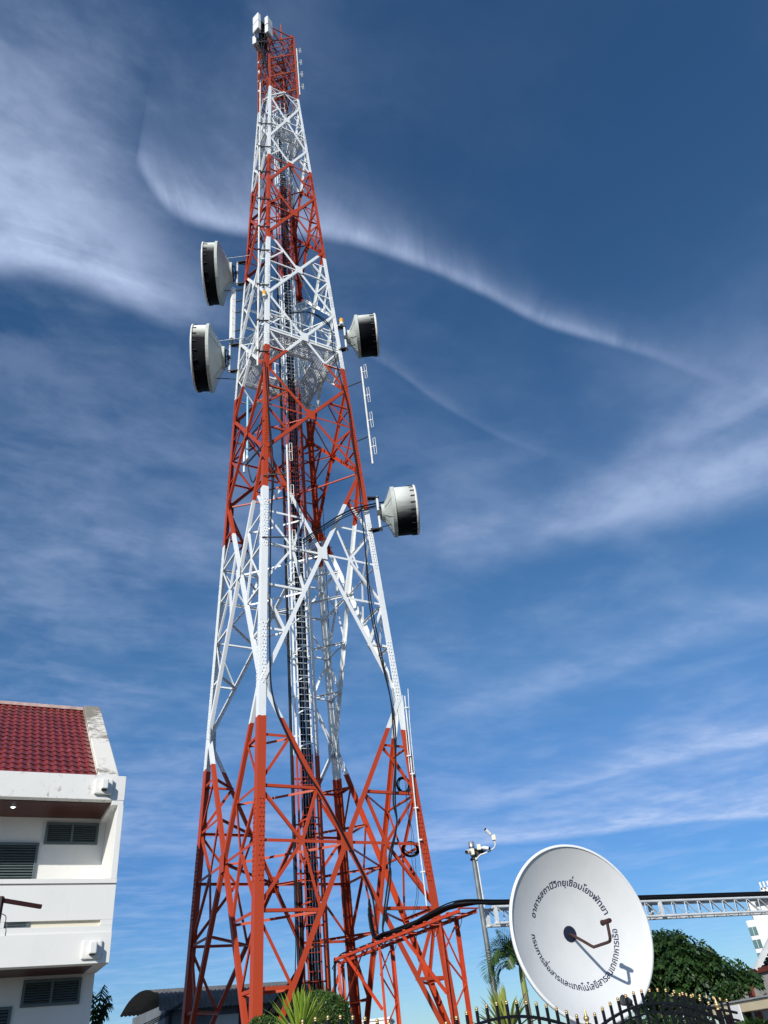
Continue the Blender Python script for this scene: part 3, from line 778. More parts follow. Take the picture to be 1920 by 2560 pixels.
coil(1009, 1962, 17, 'round coil of spare black cable tied up high beside the right leg', 1.0)
coil(1026, 2122, 20, 'flat coil of spare black cable lower down beside the right leg', 0.7)
m = MB()
def rl(x, y, off=0.1): return facepoint(x, y, 'F', 'R', off)
for pts, r_ in (([(1012, 1740), (1018, 1800), (1030, 1930), (1046, 2090), (1058, 2190), (1067, 2265)], 0.026), ([(1006, 1738), (1012, 1800), (1025, 1930)], 0.015), ([(1020, 1722), (1024, 1800), (1036, 1935)], 0.015)):
    m.tube([rl(*p) for p in pts], r_, 7)
for x, y in ((1015, 1770), (1022, 1890), (1031, 1935), (1040, 2020), (1050, 2100), (1057, 2180)): m.box(rl(x, y), (0.07, 0, 0), (0, 0.04, 0), (0, 0, 0.02))
tag(m.build('conduit_pipe', GREYW), 'pale conduit pipes strapped along the lower right leg', 'pipe')
m = MB()
for i in range(2):
    dx = i * 4; m.tube(facecable([(1012 + dx, 1950 + 8 * i), (1020 - dx, 2020), (1028 + dx, 2080), (1030 + 2 * dx, 2150), (1046 - dx, 2230), (1036 - dx, 2285 + i)], 0.06), 0.008, 5)
tag(m.build('loose_wires', DARKS), 'thin loose wires dangling by the conduits of the lower right leg', 'wires')
m = MB(); m.tube(facecable([(807, 1260), (815, 1420), (822, 1560), (830, 1720), (838, 1880), (846, 2020), (858, 2200), (873, 2480)], 0.02, -5.3), 0.014, 5)
tag(m.build('earth_wire', BLACK), 'thin black wire running down the far leg', 'wire')

# ------------------------------------------------------------------ red cable bridge and grey truss
BZ = 4.05
bl0, bl1 = at(838, 2404, z=BZ), at(1151, 2282, z=BZ)
br0, br1 = at(846, 2414, z=BZ), at(1193, 2282, z=BZ)
bd = (bl1 - bl0).normalized()
t = thing('cable_bridge', 'red steel trestle carrying cables from the tower ladder towards the dish', 'cable bridge', (bl1.x, bl1.y, GZ))
for nm, a, b in (('rail', bl0, bl1), ('rail', br0, br1)):
    m = MB(); m.angle(a, b, V((0, 0, 1)), V((bd.y, -bd.x, 0)), 0.075, 0.06, 0.01); m.build(nm, REDP, t)
m = MB(); n = 13
for i in range(n + 1):
    f_ = i / n; a, b = bl0.lerp(bl1, f_), br0.lerp(br1, f_); e = (b - a).normalized() * 0.035
    m.bar(a - e + V((0, 0, 0.085)), b + e + V((0, 0, 0.085)), 0.06, 0.02)
m.build('rungs', REDP, t)
m = MB()
for i in range(0, n, 1):
    f_, g_ = i / n, (i + 1) / n; a, b = bl0.lerp(bl1, f_), br0.lerp(br1, g_)
    if i % 2: a, b = br0.lerp(br1, f_), bl0.lerp(bl1, g_)
    m.bar(a, b, 0.04, 0.012)
m.build('plan_bracing', REDP, t)
bents = [(0.02, 0.03), (0.40, 0.45), (0.86, 0.885)]
for fa, fb in bents:
    a, b = bl0.lerp(bl1, fa), br0.lerp(br1, fb)
    ga, gb = V((a.x, a.y, GZ)), V((b.x, b.y, GZ))
    s_ = (b - a).normalized()
    for p, q in ((ga, a), (gb, b)):
        m = MB(); m.angle(p, q, s_ if p is ga else -s_, bd, 0.075, 0.075, 0.008); m.build('post', REDP, t)
    m = MB(); zs = [BZ - 0.02, 3.45, 2.9, 2.35, 1.8, 1.4]
    for i in range(5):
        p, q = (V((b.x, b.y, zs[i])), V((a.x, a.y, zs[i + 1]))) if i % 2 == 0 else (V((a.x, a.y, zs[i])), V((b.x, b.y, zs[i + 1])))
        m.bar(p, q, 0.012, 0.06, bd)
    p, q = V((a.x, a.y, BZ)), V((b.x, b.y, 3.0)); m.bar(p + bd * 0.02, q + bd * 0.02, 0.012, 0.05, bd)
    m.build('cross_brace', REDP, t)
for (fa, za), (fb, zb) in (((0.60, BZ), (0.86, 2.75)), ((0.12, BZ), (0.40, 2.75)), ((0.28, BZ), (0.06, 2.9))):
    m = MB(); p = bl0.lerp(bl1, fa); q = bl0.lerp(bl1, fb); p.z, q.z = za, zb
    o = V((bd.y, -bd.x, 0)) * 0.02; o = o if o.y < 0 else -o
    m.angle(p + o, q + o, V((0, 0, 1)), o, 0.06, 0.04, 0.007); m.build('knee_brace', REDP, t)
# truss
tl = at(1231, 2267, z=4.12); tr = at(1920, 2243, z=4.12); td = (tr - tl).normalized(); tn = V((-td.y, td.x, 0)); tl = tl - td * 0.0; tr = tl + td * 19.0
TH = 0.30; TWD = 0.34
t = thing('lattice_truss', 'pale grey horizontal lattice truss running behind the white dish', 'truss', tl - V((0, 0, TH)))
for o in (0.0, TWD):
    for dz in (0.0, -TH):
        m = MB(); m.tube([tl + tn * o + V((0, 0, dz)), tr + tn * o + V((0, 0, dz))], 0.028, 8); m.build('chord', GREYW, t)
    m = MB(); L = (tr - tl).length; st = 0.39; k = 0.05; pts = []
    while k < L - 0.3:
        pts += [tl + tn * o + td * k + V((0, 0, -TH + 0.02)), tl + tn * o + td * (k + 0.03) + V((0, 0, -0.03)), tl + tn * o + td * (k + 0.07) + V((0, 0, -0.03)), tl + tn * o + td * (k + 0.36) + V((0, 0, -TH + 0.02))]
        k += st
    m.tube(pts, 0.011, 5); m.build('zigzag_web', GREYW, t)
    m = MB()
    for k in (0.0, 4.35, 8.6, 12.8, 17.0): m.bar(tl + tn * o + td * (k + 0.06) + V((0, 0, -TH - 0.02)), tl + tn * o + td * (k + 0.06) + V((0, 0, 0.02)), 0.09, 0.05, td)
    m.build('batten', GREYW, t)
m = MB()
for i in range(40):
    k = 0.06 + 0.48 * i
    if k > 18.9: break
    for dz in (0, -TH): m.bar(tl + td * k + V((0, 0, dz)), tl + tn * TWD + td * k + V((0, 0, dz)), 0.03, 0.02)
m.build('cross_ties', GREYW, t)
m = MB()
for k in (9.3, 18.3):
    for o in (0.0, TWD): m.tube([tl + td * k + tn * o + V((0, 0, -TH)), V((0, 0, GZ)) + V(((tl + td * k + tn * o).x, (tl + td * k + tn * o).y, 0))], 0.05, 8)
m.build('support_post', GREYW, t)
# feeder cables lying over bridge and truss
m = MB()
for i in range(8):
    o = 0.03 + 0.045 * i; wv = random.uniform(-0.02, 0.02)
    thin = i in (1, 4)
    pts = [bl0.lerp(br0, o / 0.4) + V((0, 0, 0.14)) - bd * 0.25 - V((0, 0, 0.25))] if thin else [bl0.lerp(bl1, 0.335).lerp(br0.lerp(br1, 0.335), 0.1 + 0.04 * i) + V((0, 0, 0.75 + 0.05 * i)), bl0.lerp(bl1, 0.345).lerp(br0.lerp(br1, 0.345), 0.1 + 0.06 * i) + V((0, 0, 0.38)), bl0.lerp(bl1, 0.37).lerp(br0.lerp(br1, 0.37), 0.1 + 0.08 * i) + V((0, 0, 0.19))]
    for f_ in ((0.05, 0.2, 0.4, 0.6, 0.8, 0.98) if thin else (0.45 + 0.02 * (i % 3), 0.6, 0.8, 0.98)): pts.append(bl0.lerp(bl1, f_).lerp(br0.lerp(br1, f_), 0.05 + 0.75 * o / 0.38) + V((0, 0, 0.15 + random.uniform(-0.03, 0.06) + (0.05 if f_ > 0.7 else 0))))
    for k in (0.3, 2.0, 4.5, 7, 10, 13, 16, 18.8): pts.append(tl + td * k + tn * (0.0 + 0.8 * o) + V((0, 0, 0.075 + 0.035 * (i % 2) + wv)))
    m.tube(smooth_path(pts, 5), 0.014 if thin else 0.026, 7)
tag(m.build('cable_run', BLACK), 'fat black cables lying along the red bridge and over the grey truss', 'cables')
m = MB()
for i in range(5):
    f_ = 0.30 + 0.14 * i; p = bl0.lerp(br1, f_); m.tube(smooth_path([p + V((0, 0, 0.1)), p + bd * 0.12 - V((0, 0, 0.16)), p + bd * 0.28 - V((0, 0, 0.12)), p + bd * 0.4 + V((0, 0, 0.08))]), 0.007, 5)
m.tube(smooth_path([bl0 + V((0, 0, 0.1)), bl0 - bd * 0.1 - V((0, 0, 0.7)), bl0 + bd * 0.15 - V((0, 0, 1.7)), bl0 + bd * 0.1 - V((0, 0, 2.7))]), 0.035, 6)
tag(m.build('bridge_wires', BLACK), 'thin wires drooping in loops under the red cable bridge', 'wires')
# cables sweeping down to the hut from the ladder foot
m = MB()
for i in range(10):
    a = at(752 + 0.5 * i, 2385, dist=26.6); b = at(690 + 5 * i, 2500 + i, dist=24.5 + 0.2 * i)
    m.tube(smooth_path([a + V((0, 0, 2)), a, a.lerp(b, 0.55) + V((0.10, 0, -0.05)), b, V((b.x - 0.8, b.y, b.z - 0.9))]), 0.035, 6)
tag(m.build('cable_sweep', BLACK), 'black cables sweeping outward from the foot of the tower ladder', 'cables')

# ------------------------------------------------------------------ dish
def build_dish():
    nv = V((0.4020, -0.9156, 0.0)).normalized(); rad = 1.3204; hub = V((2.2655, 15.1006, 3.2053)); F = 0.78125 * rad
    rt = V((0.9156, 0.4020, 0)).normalized(); up = V((0, 0, 1))
    t = thing('satellite_dish', 'large white satellite dish with blue Thai lettering and a bent feed arm', 'satellite dish', (hub.x, hub.y, GZ))
    def S(rho, ph, o=0.0):
        zz = rho * rho / (4 * F); nn = (nv - (rt * math.cos(ph) + up * math.sin(ph)) * (rho / (2 * F))).normalized()
        return hub + nv * zz + (rt * math.cos(ph) + up * math.sin(ph)) * rho + nn * o
    n, k = 128, 28; m = MB(); vs = []; fs = []
    for i in range(k + 1):
        rho = rad * max(0.001, i / k); vs += [S(rho, 2 * PI * j / n) for j in range(n)]
    for i in range(k):
        fs += [(i * n + j, i * n + (j + 1) % n, (i + 1) * n + (j + 1) % n, (i + 1) * n + j) for j in range(n)]
    m.add(vs, fs, True)
    off = len(vs); vs2 = []
    for i in range(k + 1):
        rho = rad * max(0.001, i / k); vs2 += [S(rho, 2 * PI * j / n, -0.025) for j in range(n)]
    m.add(vs2, [f[::-1] for f in fs], True)
    mm = bpy.data.materials.new('white dish paint'); mm.use_nodes = True; nt = NT(mm.node_tree); p = mm.node_tree.nodes['Principled BSDF']
    tc = nt.n('ShaderNodeTexCoord'); a_ = nt.noise(tc.outputs['Object'], 0.9, 5, 0.6); s_ = nt.noise(tc.outputs['Object'], 11.0, 3)
    c = mixcol(nt, nt.mr(a_, 0.35, 0.7), (0.64, 0.652, 0.652), (0.575, 0.59, 0.595)); c = mixcol(nt, nt.mr(s_, 0.73, 0.78), c, (0.36, 0.36, 0.36))
    nt.link(c, p.inputs['Base Color']); p.inputs['Roughness'].default_value = 0.5; p.inputs['Specular IOR Level'].default_value = 0.3
    m.build('reflector', mm, t)
    m = MB(); prof = [(rad - 0.012, 0.012), (rad + 0.022, 0.018), (rad + 0.03, -0.01), (rad + 0.02, -0.055), (rad - 0.012, -0.045)]
    m.lathe([(a, b + rad * rad / (4 * F)) for a, b in prof], hub, nv, 128); m.build('rim', mat('dish rim white', (0.78, 0.80, 0.80), 0.45), t)
    m = MB(); m.lathe([(0.125, 0.012), (0.125, 0.006), (0.001, 0.014)], hub, nv, 40)
    m.add([hub + nv * 0.013 + (rt * math.cos(a) + up * math.sin(a)) * 0.125 for a in [2 * PI * j / 40 for j in range(40)]], [tuple(range(40))])
    m.build('hub_plate', mat('navy hub plate', (0.012, 0.016, 0.035), 0.5), t)
    brown = mat('brown feed tube', (0.055, 0.022, 0.018), 0.5, 0, 0.3, 9)
    m = MB(); P = lambda a, u: hub + nv * a + up * u
    m.tube(smooth_path([P(0.0, -0.01), P(0.05, -0.02), P(0.35, -0.155), P(0.60, -0.275), P(0.66, -0.285), P(0.85, -0.283), P(1.08, -0.278), P(1.13, -0.25), P(1.145, -0.20), P(1.16, -0.03)], 4), 0.024, 12); m.build('feed_arm', brown, t)
    m = MB(); m.tube([P(1.03, 0.0), P(1.055, 0.0), P(1.07, 0), P(1.235, 0.0)], [0.045, 0.043, 0.036, 0.036], 16); m.lathe([(0.030, 0), (0.030, 0.03), (0.01, 0.03)], P(1.23, 0), nv, 16, False)
    m.build('feed_horn', brown, t)
    # rear ring, ribs, pedestal
    m = MB()
    for j in range(12):
        a = 2 * PI * j / 12; pp = [S(rad * q / 6, a, -0.075) for q in range(1, 6)]
        for p_, q_ in zip(pp, pp[1:]): m.bar(p_, q_, 0.03, 0.05, nv)
    m.lathe([(0.42, -0.05), (0.46, -0.05), (0.46, 0.0), (0.42, 0.0)], hub, nv, 32, False); m.build('back_ribs', GREYW, t)
    m = MB(); q = hub - nv * 0.35; m.tube([V((q.x, q.y, GZ)), V((q.x, q.y, 3.1))], 0.11, 14); m.bar(q, hub - nv * 0.03, 0.22, 0.3); m.box((q.x, q.y, GZ + 0.1), (0.5, 0, 0), (0, 0.5, 0), (0, 0, 0.1)); m.build('pedestal', GREYW, t)
    # lettering, laid on the curved surface
    ink = mat('navy lettering', (0.006, 0.011, 0.055), 0.5)
    def textmesh(body):
        cu = bpy.data.curves.new('lettering', 'FONT'); cu.body = body; cu.size = 1.0; cu.resolution_u = 3; cu.offset = 0.016
        ob = bpy.data.objects.new('lettering', cu); COL.objects.link(ob)
        dg = bpy.context.evaluated_depsgraph_get(); me = bpy.data.meshes.new_from_object(ob.evaluated_get(dg))
        vs = [v.co.copy() for v in me.vertices]; fs = [tuple(p.vertices) for p in me.polygons]
        bpy.data.objects.remove(ob); bpy.data.curves.remove(cu); bpy.data.meshes.remove(me)
        return vs, fs
    def arc_text(parts, r0, a0, a1, hgt, inward):
        """parts: list of (text, stacked tone mark or ''); the line runs from angle a0 to a1"""
        vs, fs = [], []
        full = ''.join(x for x, _ in parts)
        v_, f_ = textmesh(full); vs += v_; fs += f_
        run = ''
        for x, tone in parts:
            run += x
            if tone:
                w_ = max(q.x for q in textmesh(run)[0]); tv, tf = textmesh('\u0e01' + tone)
                # keep only the mark, which sits above the consonant
                tb, _ = textmesh('\u0e01'); hx = max(q.x for q in tb); hy = max(q.y for q in tb)
                ids = [i for i, q in enumerate(tv) if q.y > hy + 0.01]; mp = {i: j + len(vs) for j, i in enumerate(ids)}
                if ids:
                    mx = max(tv[i].x for i in ids)
                    vs += [V((tv[i].x - mx + w_ - 0.01, tv[i].y + 0.27, 0)) for i in ids]
                    fs += [tuple(mp[i] for i in f) for f in tf if all(i in mp for i in f)]
        x0 = min(q.x for q in vs); x1 = max(q.x for q in vs); out = []
        for q in vs:
            ph = R(a0 + (a1 - a0) * (q.x - x0) / (x1 - x0)); rho = rad * (r0 + (-1 if inward else 1) * hgt * q.y)
            out.append(S(rho, ph, 0.004))
        m = MB(); fl_ = []
        for f in fs:
            a, b, c = (out[i] for i in f[:3]); fl_.append(f if (b - a).cross(c - a).dot(nv) > 0 else f[::-1])
        m.add(out, fl_); return m
    arc_text([('อาคารสถานีวิทยุเชื', '\u0e48'), ('อมโยงพัทยา', '')], 0.556, 160, 19, 0.104, False).build('lettering', ink, t)
    arc_text([('กรมการสื', '\u0e48'), ('อสารและเทคโนโลยีสารสนเทศทหารเรือ', '')], 0.640, 179, 361, 0.104, True).build('lettering', ink, t)
build_dish()

# ------------------------------------------------------------------ white building on the left
BU = V((math.sin(R(59.5)), math.cos(R(59.5)), 0)); BN = V((BU.y, -BU.x, 0)); BO = V((-7.038, 18.507, 0))
def B(lat, dep, z): return BO + BU * lat + BN * dep + V((0, 0, z))
def plaster(name, dirt, col=(0.755, 0.75, 0.715)):
    m = bpy.data.materials.new(name); m.use_nodes = True; nt = NT(m.node_tree); p = m.node_tree.nodes['Principled BSDF']
    tc = nt.n('ShaderNodeTexCoord'); o = tc.outputs['Object']; sp = nt.n('ShaderNodeSeparateXYZ'); nt.link(o, sp.inputs[0])
    n1 = nt.noise(o, 1.1, 6, 0.65); n2 = nt.noise(nt.xyz(nt.m('MULTIPLY', sp.outputs[0], 5.0), nt.m('MULTIPLY', sp.outputs[1], 5.0), nt.m('MULTIPLY', sp.outputs[2], 0.8)), 1.6, 5, 0.7)
    n3 = nt.noise(o, 5.0, 8, 0.75)
    c = mixcol(nt, nt.mr(n1, 0.4, 0.75, 0.0, 0.35), col, tuple(q * 0.88 for q in col))
    c = mixcol(nt, nt.mr(n2, 0.55, 0.80, 0.0, 0.16), c, (0.40, 0.39, 0.35))
    if dirt > 0.9:
        n4 = nt.noise(o, 0.8, 4, 0.6); n5 = nt.noise(nt.xyz(nt.m('MULTIPLY', sp.outputs[0], 1.0), nt.m('MULTIPLY', sp.outputs[1], 1.0), nt.m('MULTIPLY', sp.outputs[2], 3.0)), 5.0, 9, 0.78)
        up_ = nt.mr(sp.outputs[2], 9.0, 12.0, -0.05, 0.07)
        c = mixcol(nt, nt.mr(nt.m('ADD', nt.m('ADD', nt.m('MULTIPLY', n4, 0.45), nt.m('MULTIPLY', n5, 0.55)), up_), 0.48, 0.56, 0.0, 0.85), c, (0.17, 0.145, 0.11))
    elif dirt: c = mixcol(nt, nt.m('MULTIPLY', nt.mr(n3, 0.60 - 0.16 * dirt, 0.72 - 0.12 * dirt), nt.mr(n2, 0.40, 0.60), clamp=True), c, (0.20, 0.185, 0.15))
    nt.link(c, p.inputs['Base Color']); p.inputs['Roughness'].default_value = 0.8; p.inputs['Specular IOR Level'].default_value = 0.2
    b = nt.n('ShaderNodeBump'); b.inputs['Strength'].default_value = 0.12; b.inputs['Distance'].default_value = 0.01
    nt.link(n3, b.inputs['Height']); nt.link(b.outputs[0], p.inputs['Normal'])
    return m
PL = plaster('white wall paint', 0.0); PLD = plaster('stained white fascia', 0.35); PLG = plaster('weathered gable coping', 1.0, (0.74, 0.71, 0.64))
def boxb(m, l0, l1, d0, d1, z0, z1):
    m.box((B(l0, d0, z0) + B(l1, d1, z1)) / 2, BU * ((l1 - l0) / 2), BN * ((d1 - d0) / 2), V((0, 0, (z1 - z0) / 2)))
def wood(name):
    m = bpy.data.materials.new(name); m.use_nodes = True; nt = NT(m.node_tree); p = m.node_tree.nodes['Principled BSDF']
    tc = nt.n('ShaderNodeTexCoord'); sp = nt.n('ShaderNodeSeparateXYZ'); nt.link(tc.outputs['Object'], sp.inputs[0])
    d = nt.m('ADD', nt.m('MULTIPLY', sp.outputs[0], BN.x), nt.m('MULTIPLY', sp.outputs[1], BN.y))
    fr = nt.m('FRACT', nt.m('MULTIPLY', d, 9.0)); ln = nt.mr(fr, 0.0, 0.08)
    gr = nt.noise(nt.xyz(nt.m('MULTIPLY', d, 30.0), sp.outputs[0], sp.outputs[2]), 1.5, 4)
    c = mixcol(nt, nt.mr(gr, 0.3, 0.7), (0.075, 0.016, 0.010), (0.045, 0.010, 0.007)); c = mixcol(nt, ln, (0.02, 0.006, 0.004), c)
    nt.link(c, p.inputs['Base Color']); p.inputs['Roughness'].default_value = 0.45
    return m
WOOD = wood('red brown soffit boards')
LOUV = mat('grey green louvre paint', (0.10, 0.135, 0.14), 0.5, 0, 0.12, 5)
DARK = mat('dark interior', (0.008, 0.008, 0.009), 0.9)
bld = thing('apartment_house', 'white two storey house with red tiled roof and grey louvred windows', 'house', B(-4, -4, GZ))
m = MB(); boxb(m, -9.5, 0.0, -0.5, 0.0, 7.49, 8.07); m.build('fascia', PLD, bld, 0.012)
m = MB(); boxb(m, -9.5, -0.03, -8.0, -1.5, GZ, 4.12); m.build('lower_wall', PL, bld)
m = MB(); boxb(m, -9.5, -0.02, -8.0, -1.503, 4.12, 8.05); m.build('upper_wall', PL, bld)
m = MB(); boxb(m, -9.5, -0.003, -1.5, -0.153, 5.3, 5.6); m.build('balcony_floor', PL, bld)
m = MB(); boxb(m, -0.14, 0.0, -1.498, -0.002, 5.77, 7.38); boxb(m, -0.28, -0.012, -1.498, -0.012, 7.382, 7.52); m.build('side_wall', PL, bld, 0.008)
m = MB(); boxb(m, -9.4, -0.282, -1.498, -0.21, 7.505, 7.53); boxb(m, -9.4, -0.282, -0.208, -0.012, 7.492, 7.53); w_ = m
m = MB(); boxb(m, -9.4, -0.283, -1.497, -0.21, 7.47, 7.50); m.build('soffit', WOOD, bld)
m = MB()
boxb(m, -9.5, 0.0, -0.15, 0.0, 4.935, 5.635); boxb(m, -9.5, 0.0, -0.15, 0.0, 4.69, 4.82); boxb(m, -0.26, 0.0, -0.15, -0.001, 4.821, 4.934); boxb(m, -9.5, -2.18, -0.15, -0.001, 4.821, 4.934)
m.build('parapet', PL, bld, 0.006)
m = MB(); boxb(m, -9.5, -0.001, -0.15, -0.012, 5.636, 5.668); m.build('parapet_groove', mat('painted groove shadow', (0.25, 0.25, 0.24), 0.8), bld)  # wall white darkened to grey, drawing the shade inside the groove
m = MB(); boxb(m, -9.5, 0.004, -0.16, 0.012, 5.669, 5.765); m.build('parapet_cap', PL, bld, 0.006)
m = MB(); boxb(m, -9.5, 0.004, -0.16, 0.03, 4.098, 4.688); m.build('slab_band', PL, bld, 0.008)
m = MB(); boxb(m, -2.18, -0.26, -0.15, -0.07, 4.82, 4.934); m.build('slot_back', mat('cream slot paint', (0.72, 0.66, 0.52), 0.8), bld)
m = MB(); boxb(m, -2.17, -1.70, -0.069, -0.03, 4.822, 4.932)
sv = m.build('slot_vent', LOUV, bld); m = MB(); boxb(m, -2.12, -1.75, -0.03, -0.027, 4.85, 4.87); boxb(m, -2.12, -1.75, -0.03, -0.027, 4.89, 4.91); m.build('slit', DARK, sv)
m = MB(); boxb(m, -9.4, -0.282, -1.498, -0.30, 4.10, 4.125); m.build('lower_soffit', WOOD, bld)
m = MB(); boxb(m, -0.28, -0.004, -1.498, -0.162, 4.102, 4.3); boxb(m, -9.4, -0.282, -0.298, -0.162, 4.102, 4.3); m.build('soffit_border', PL, bld)
def louvre(l0, l1, z0, z1, panes, n, dep=-1.5, name='louvre_window'):
    m = MB(); f = 0.06
    boxb(m, l0, l1, dep + 0.001, dep + 0.05, z1 - f, z1); boxb(m, l0, l1, dep + 0.001, dep + 0.05, z0, z0 + f)
    for i in range(panes + 1):
        c = l0 + f / 2 + (l1 - l0 - f) * i / panes; boxb(m, c - f / 2 + 0.001, c + f / 2 - 0.001, dep + 0.001, dep + 0.049, z0 + f, z1 - f)
    w = m.build(name, LOUV, bld, 0.004)
    m = MB(); boxb(m, l0 + f, l1 - f, dep + 0.0015, dep + 0.006, z0 + f, z1 - f); m.build('dark_gap', DARK, w)
    m = MB(); st = (z1 - z0 - 2 * f) / n
    for i in range(n):
        z = z0 + f + st * (i + 0.5)
        for j in range(panes):
            a = l0 + f + (l1 - l0 - f) * j / panes + 0.004; b = l0 + (l1 - l0 - f) * (j + 1) / panes - 0.004
            c = (B(a, dep + 0.026, z) + B(b, dep + 0.026, z)) / 2
            m.box(c, BU * ((b - a) / 2), (BN * 0.7 - V((0, 0, 0.7))) * (st * 0.44), (BN * 0.7 + V((0, 0, 0.7))) * 0.004)
    m.build('slats', LOUV, w)
louvre(-1.53, -0.30, 6.85, 7.36, 2, 8)
louvre(-2.75, -1.62, 5.62, 6.88, 1, 19, -1.5, 'louvre_door')
louvre(-1.51, -0.30, 3.52, 4.03, 2, 8)
louvre(-2.85, -1.66, 2.2, 3.56, 1, 20, -1.5, 'louvre_door')
for l0, z0 in ((-0.73, 7.60), (-0.60, 4.17)):
    m = MB(); boxb(m, l0, l0 + 0.42, 0.0 if z0 > 5 else 0.03, 0.09, z0, z0 + 0.36); bx_ = m.build('wall_box', PL, bld, 0.03)
    m = MB(); boxb(m, l0 + 0.14, l0 + 0.29, 0.09, 0.26, z0 + 0.08, z0 + 0.31); m.build('spout', PL, bx_, 0.025)
    m = MB(); boxb(m, l0 + 0.16, l0 + 0.27, 0.10, 0.245, z0 + 0.074, z0 + 0.0795); m.build('opening', DARK, bx_)
m = MB(); m.lathe([(0.06, 0), (0.075, -0.01), (0.075, -0.025), (0.05, -0.03)], B(-2.38, -0.67, 7.485), (0, 0, 1), 20); dl_ = m.build('downlight', GALV, bld)
em = bpy.data.materials.new('lit downlight lens'); em.use_nodes = True; e_ = em.node_tree.nodes['Principled BSDF']; e_.inputs['Emission Color'].default_value = (0.85, 0.93, 1, 1); e_.inputs['Emission Strength'].default_value = 4.0
m = MB(); m.lathe([(0.05, -0.031), (0.03, -0.045), (0.001, -0.05)], B(-2.38, -0.67, 7.485), (0, 0, 1), 16); m.build('lens', em, dl_)
# roof: tiled slope as real S-tiles, gable coping and ridge
RD0, RZ0, RD1, RZ1 = -0.35, 7.98, -5.75, 12.0
def rs(t): return RD0 + (RD1 - RD0) * t, RZ0 + (RZ1 - RZ0) * t
sl = V((0, RD1 - RD0, RZ1 - RZ0)); SLN = sl.length
nrm = (BN * (RZ1 - RZ0) / SLN + V((0, 0, 1)) * (RD0 - RD1) / SLN)
m = MB(); vs = []; fs = []; TW = 0.20; cols = int(8.9 / TW) * 6; rows = 18; pr = [0.0, 0.001]
for r_ in range(rows):
    for e in (0, 1):
        t = (r_ + (0.999 if e else 0.0)) / rows; d, z = rs(t); lift = 0.022 * (1 - e)
        for c in range(cols + 1):
            lat = -0.60 - TW * c / 6; ph = (c % 6) / 6
            hgt = (0.0, 0.004, 0.014, 0.030, 0.040, 0.034)[c % 6] + lift
            dip = (0.0, 0.012, 0.03, 0.04, 0.03, 0.012)[c % 6] if e == 0 else 0
            vs.append(B(lat, d, z) + nrm * hgt - (BN * (RD1 - RD0) + V((0, 0, RZ1 - RZ0))) / SLN * dip)
w1 = cols + 1
for r_ in range(rows * 2 - 1): fs += [(r_ * w1 + c, r_ * w1 + c + 1, (r_ + 1) * w1 + c + 1, (r_ + 1) * w1 + c) for c in range(cols)]
m.add(vs, fs)
tm = bpy.data.materials.new('glazed dark red tile'); tm.use_nodes = True; nt = NT(tm.node_tree); p = tm.node_tree.nodes['Principled BSDF']
tc = nt.n('ShaderNodeTexCoord'); n1 = nt.noise(tc.outputs['Object'], 1.5, 5, 0.6); n2 = nt.noise(tc.outputs['Object'], 14, 3)
c = mixcol(nt, nt.mr(n1, 0.3, 0.7), (0.25, 0.031, 0.025), (0.17, 0.020, 0.017)); n3 = nt.noise(tc.outputs['Object'], 0.7, 6, 0.7); c = mixcol(nt, nt.mr(n3, 0.55, 0.70, 0.0, 0.45), c, (0.07, 0.025, 0.02)); c = mixcol(nt, nt.mr(n2, 0.66, 0.70), c, (0.42, 0.32, 0.30))  # last mix: pale specks paint sun glints into the tile colour
nt.link(c, p.inputs['Base Color']); p.inputs['Roughness'].default_value = 0.35
rf = m.build('tiled_roof', tm, bld)
m = MB(); e2 = V((0, 0, 1))
a0, a1 = B(-0.345, -0.27, 7.76), B(-0.345, RD1, 11.93)
m.bar(a0, a1, 0.49, 0.5, nrm); m.bar(B(-0.345, RD1, 11.93), B(-0.345, RD1 - 5.0, 8.1), 0.486, 0.5, V((0, 0, 1))); m.build('gable_coping', PLG, bld, 0.02)
m = MB(); d = MB(); m.bar(B(-0.6, RD1, RZ1 + 0.03), B(-9.5, RD1, RZ1 + 0.03), 0.26, 0.1); m.build('ridge_cap', mat('weathered ridge mortar', (0.55, 0.40, 0.36), 0.8, 0, 0.3, 5), bld)
m = MB(); q = [B(-0.35, -0.5, 8.0), B(-0.35, RD1, RZ1 - 0.1), B(-0.35, -11, 8.0)]; q2 = [x_ + BU * -0.2 for x_ in q]; m.add(q + q2, [(0, 1, 2), (5, 4, 3), (0, 3, 4, 1), (1, 4, 5, 2), (2, 5, 3, 0)]); m.build('gable_wall', PL, bld)
m = MB(); m.quad(B(-0.6, RD1, RZ1 - 0.05), B(-9.5, RD1, RZ1 - 0.05), B(-9.5, -11.2, 8.0), B(-0.6, -11.2, 8.0)); m.build('rear_roof_slope', tm, bld)
# maroon post with bracket arm in front of the house
pp = at(1, 2250, dist=9.0); pe = at(103, 2267, dist=9.15)
t = thing('bracket_post', 'dark maroon steel post with one thin sloping arm before the white house', 'post', (pp.x, pp.y, 0))
MAR = mat('dark maroon steel', (0.05, 0.012, 0.010), 0.6, 0, 0.3, 6)
m = MB(); m.bar((pp.x, pp.y, 0), (pp.x, pp.y, pp.z + 0.03), 0.05, 0.05); m.build('post', MAR, t)
m = MB(); m.bar(pp, pe, 0.035, 0.035); m.build('arm', MAR, t)
m = MB(); q = at(13, 2310, dist=8.98); m.tube(smooth_path([pp + V((0.02, -0.03, -0.12)), at(14, 2290, dist=8.98), q, at(15, 2325, dist=8.98), at(13, 2340, dist=8.98)]), 0.004, 4); m.build('wire', DARKS, t)

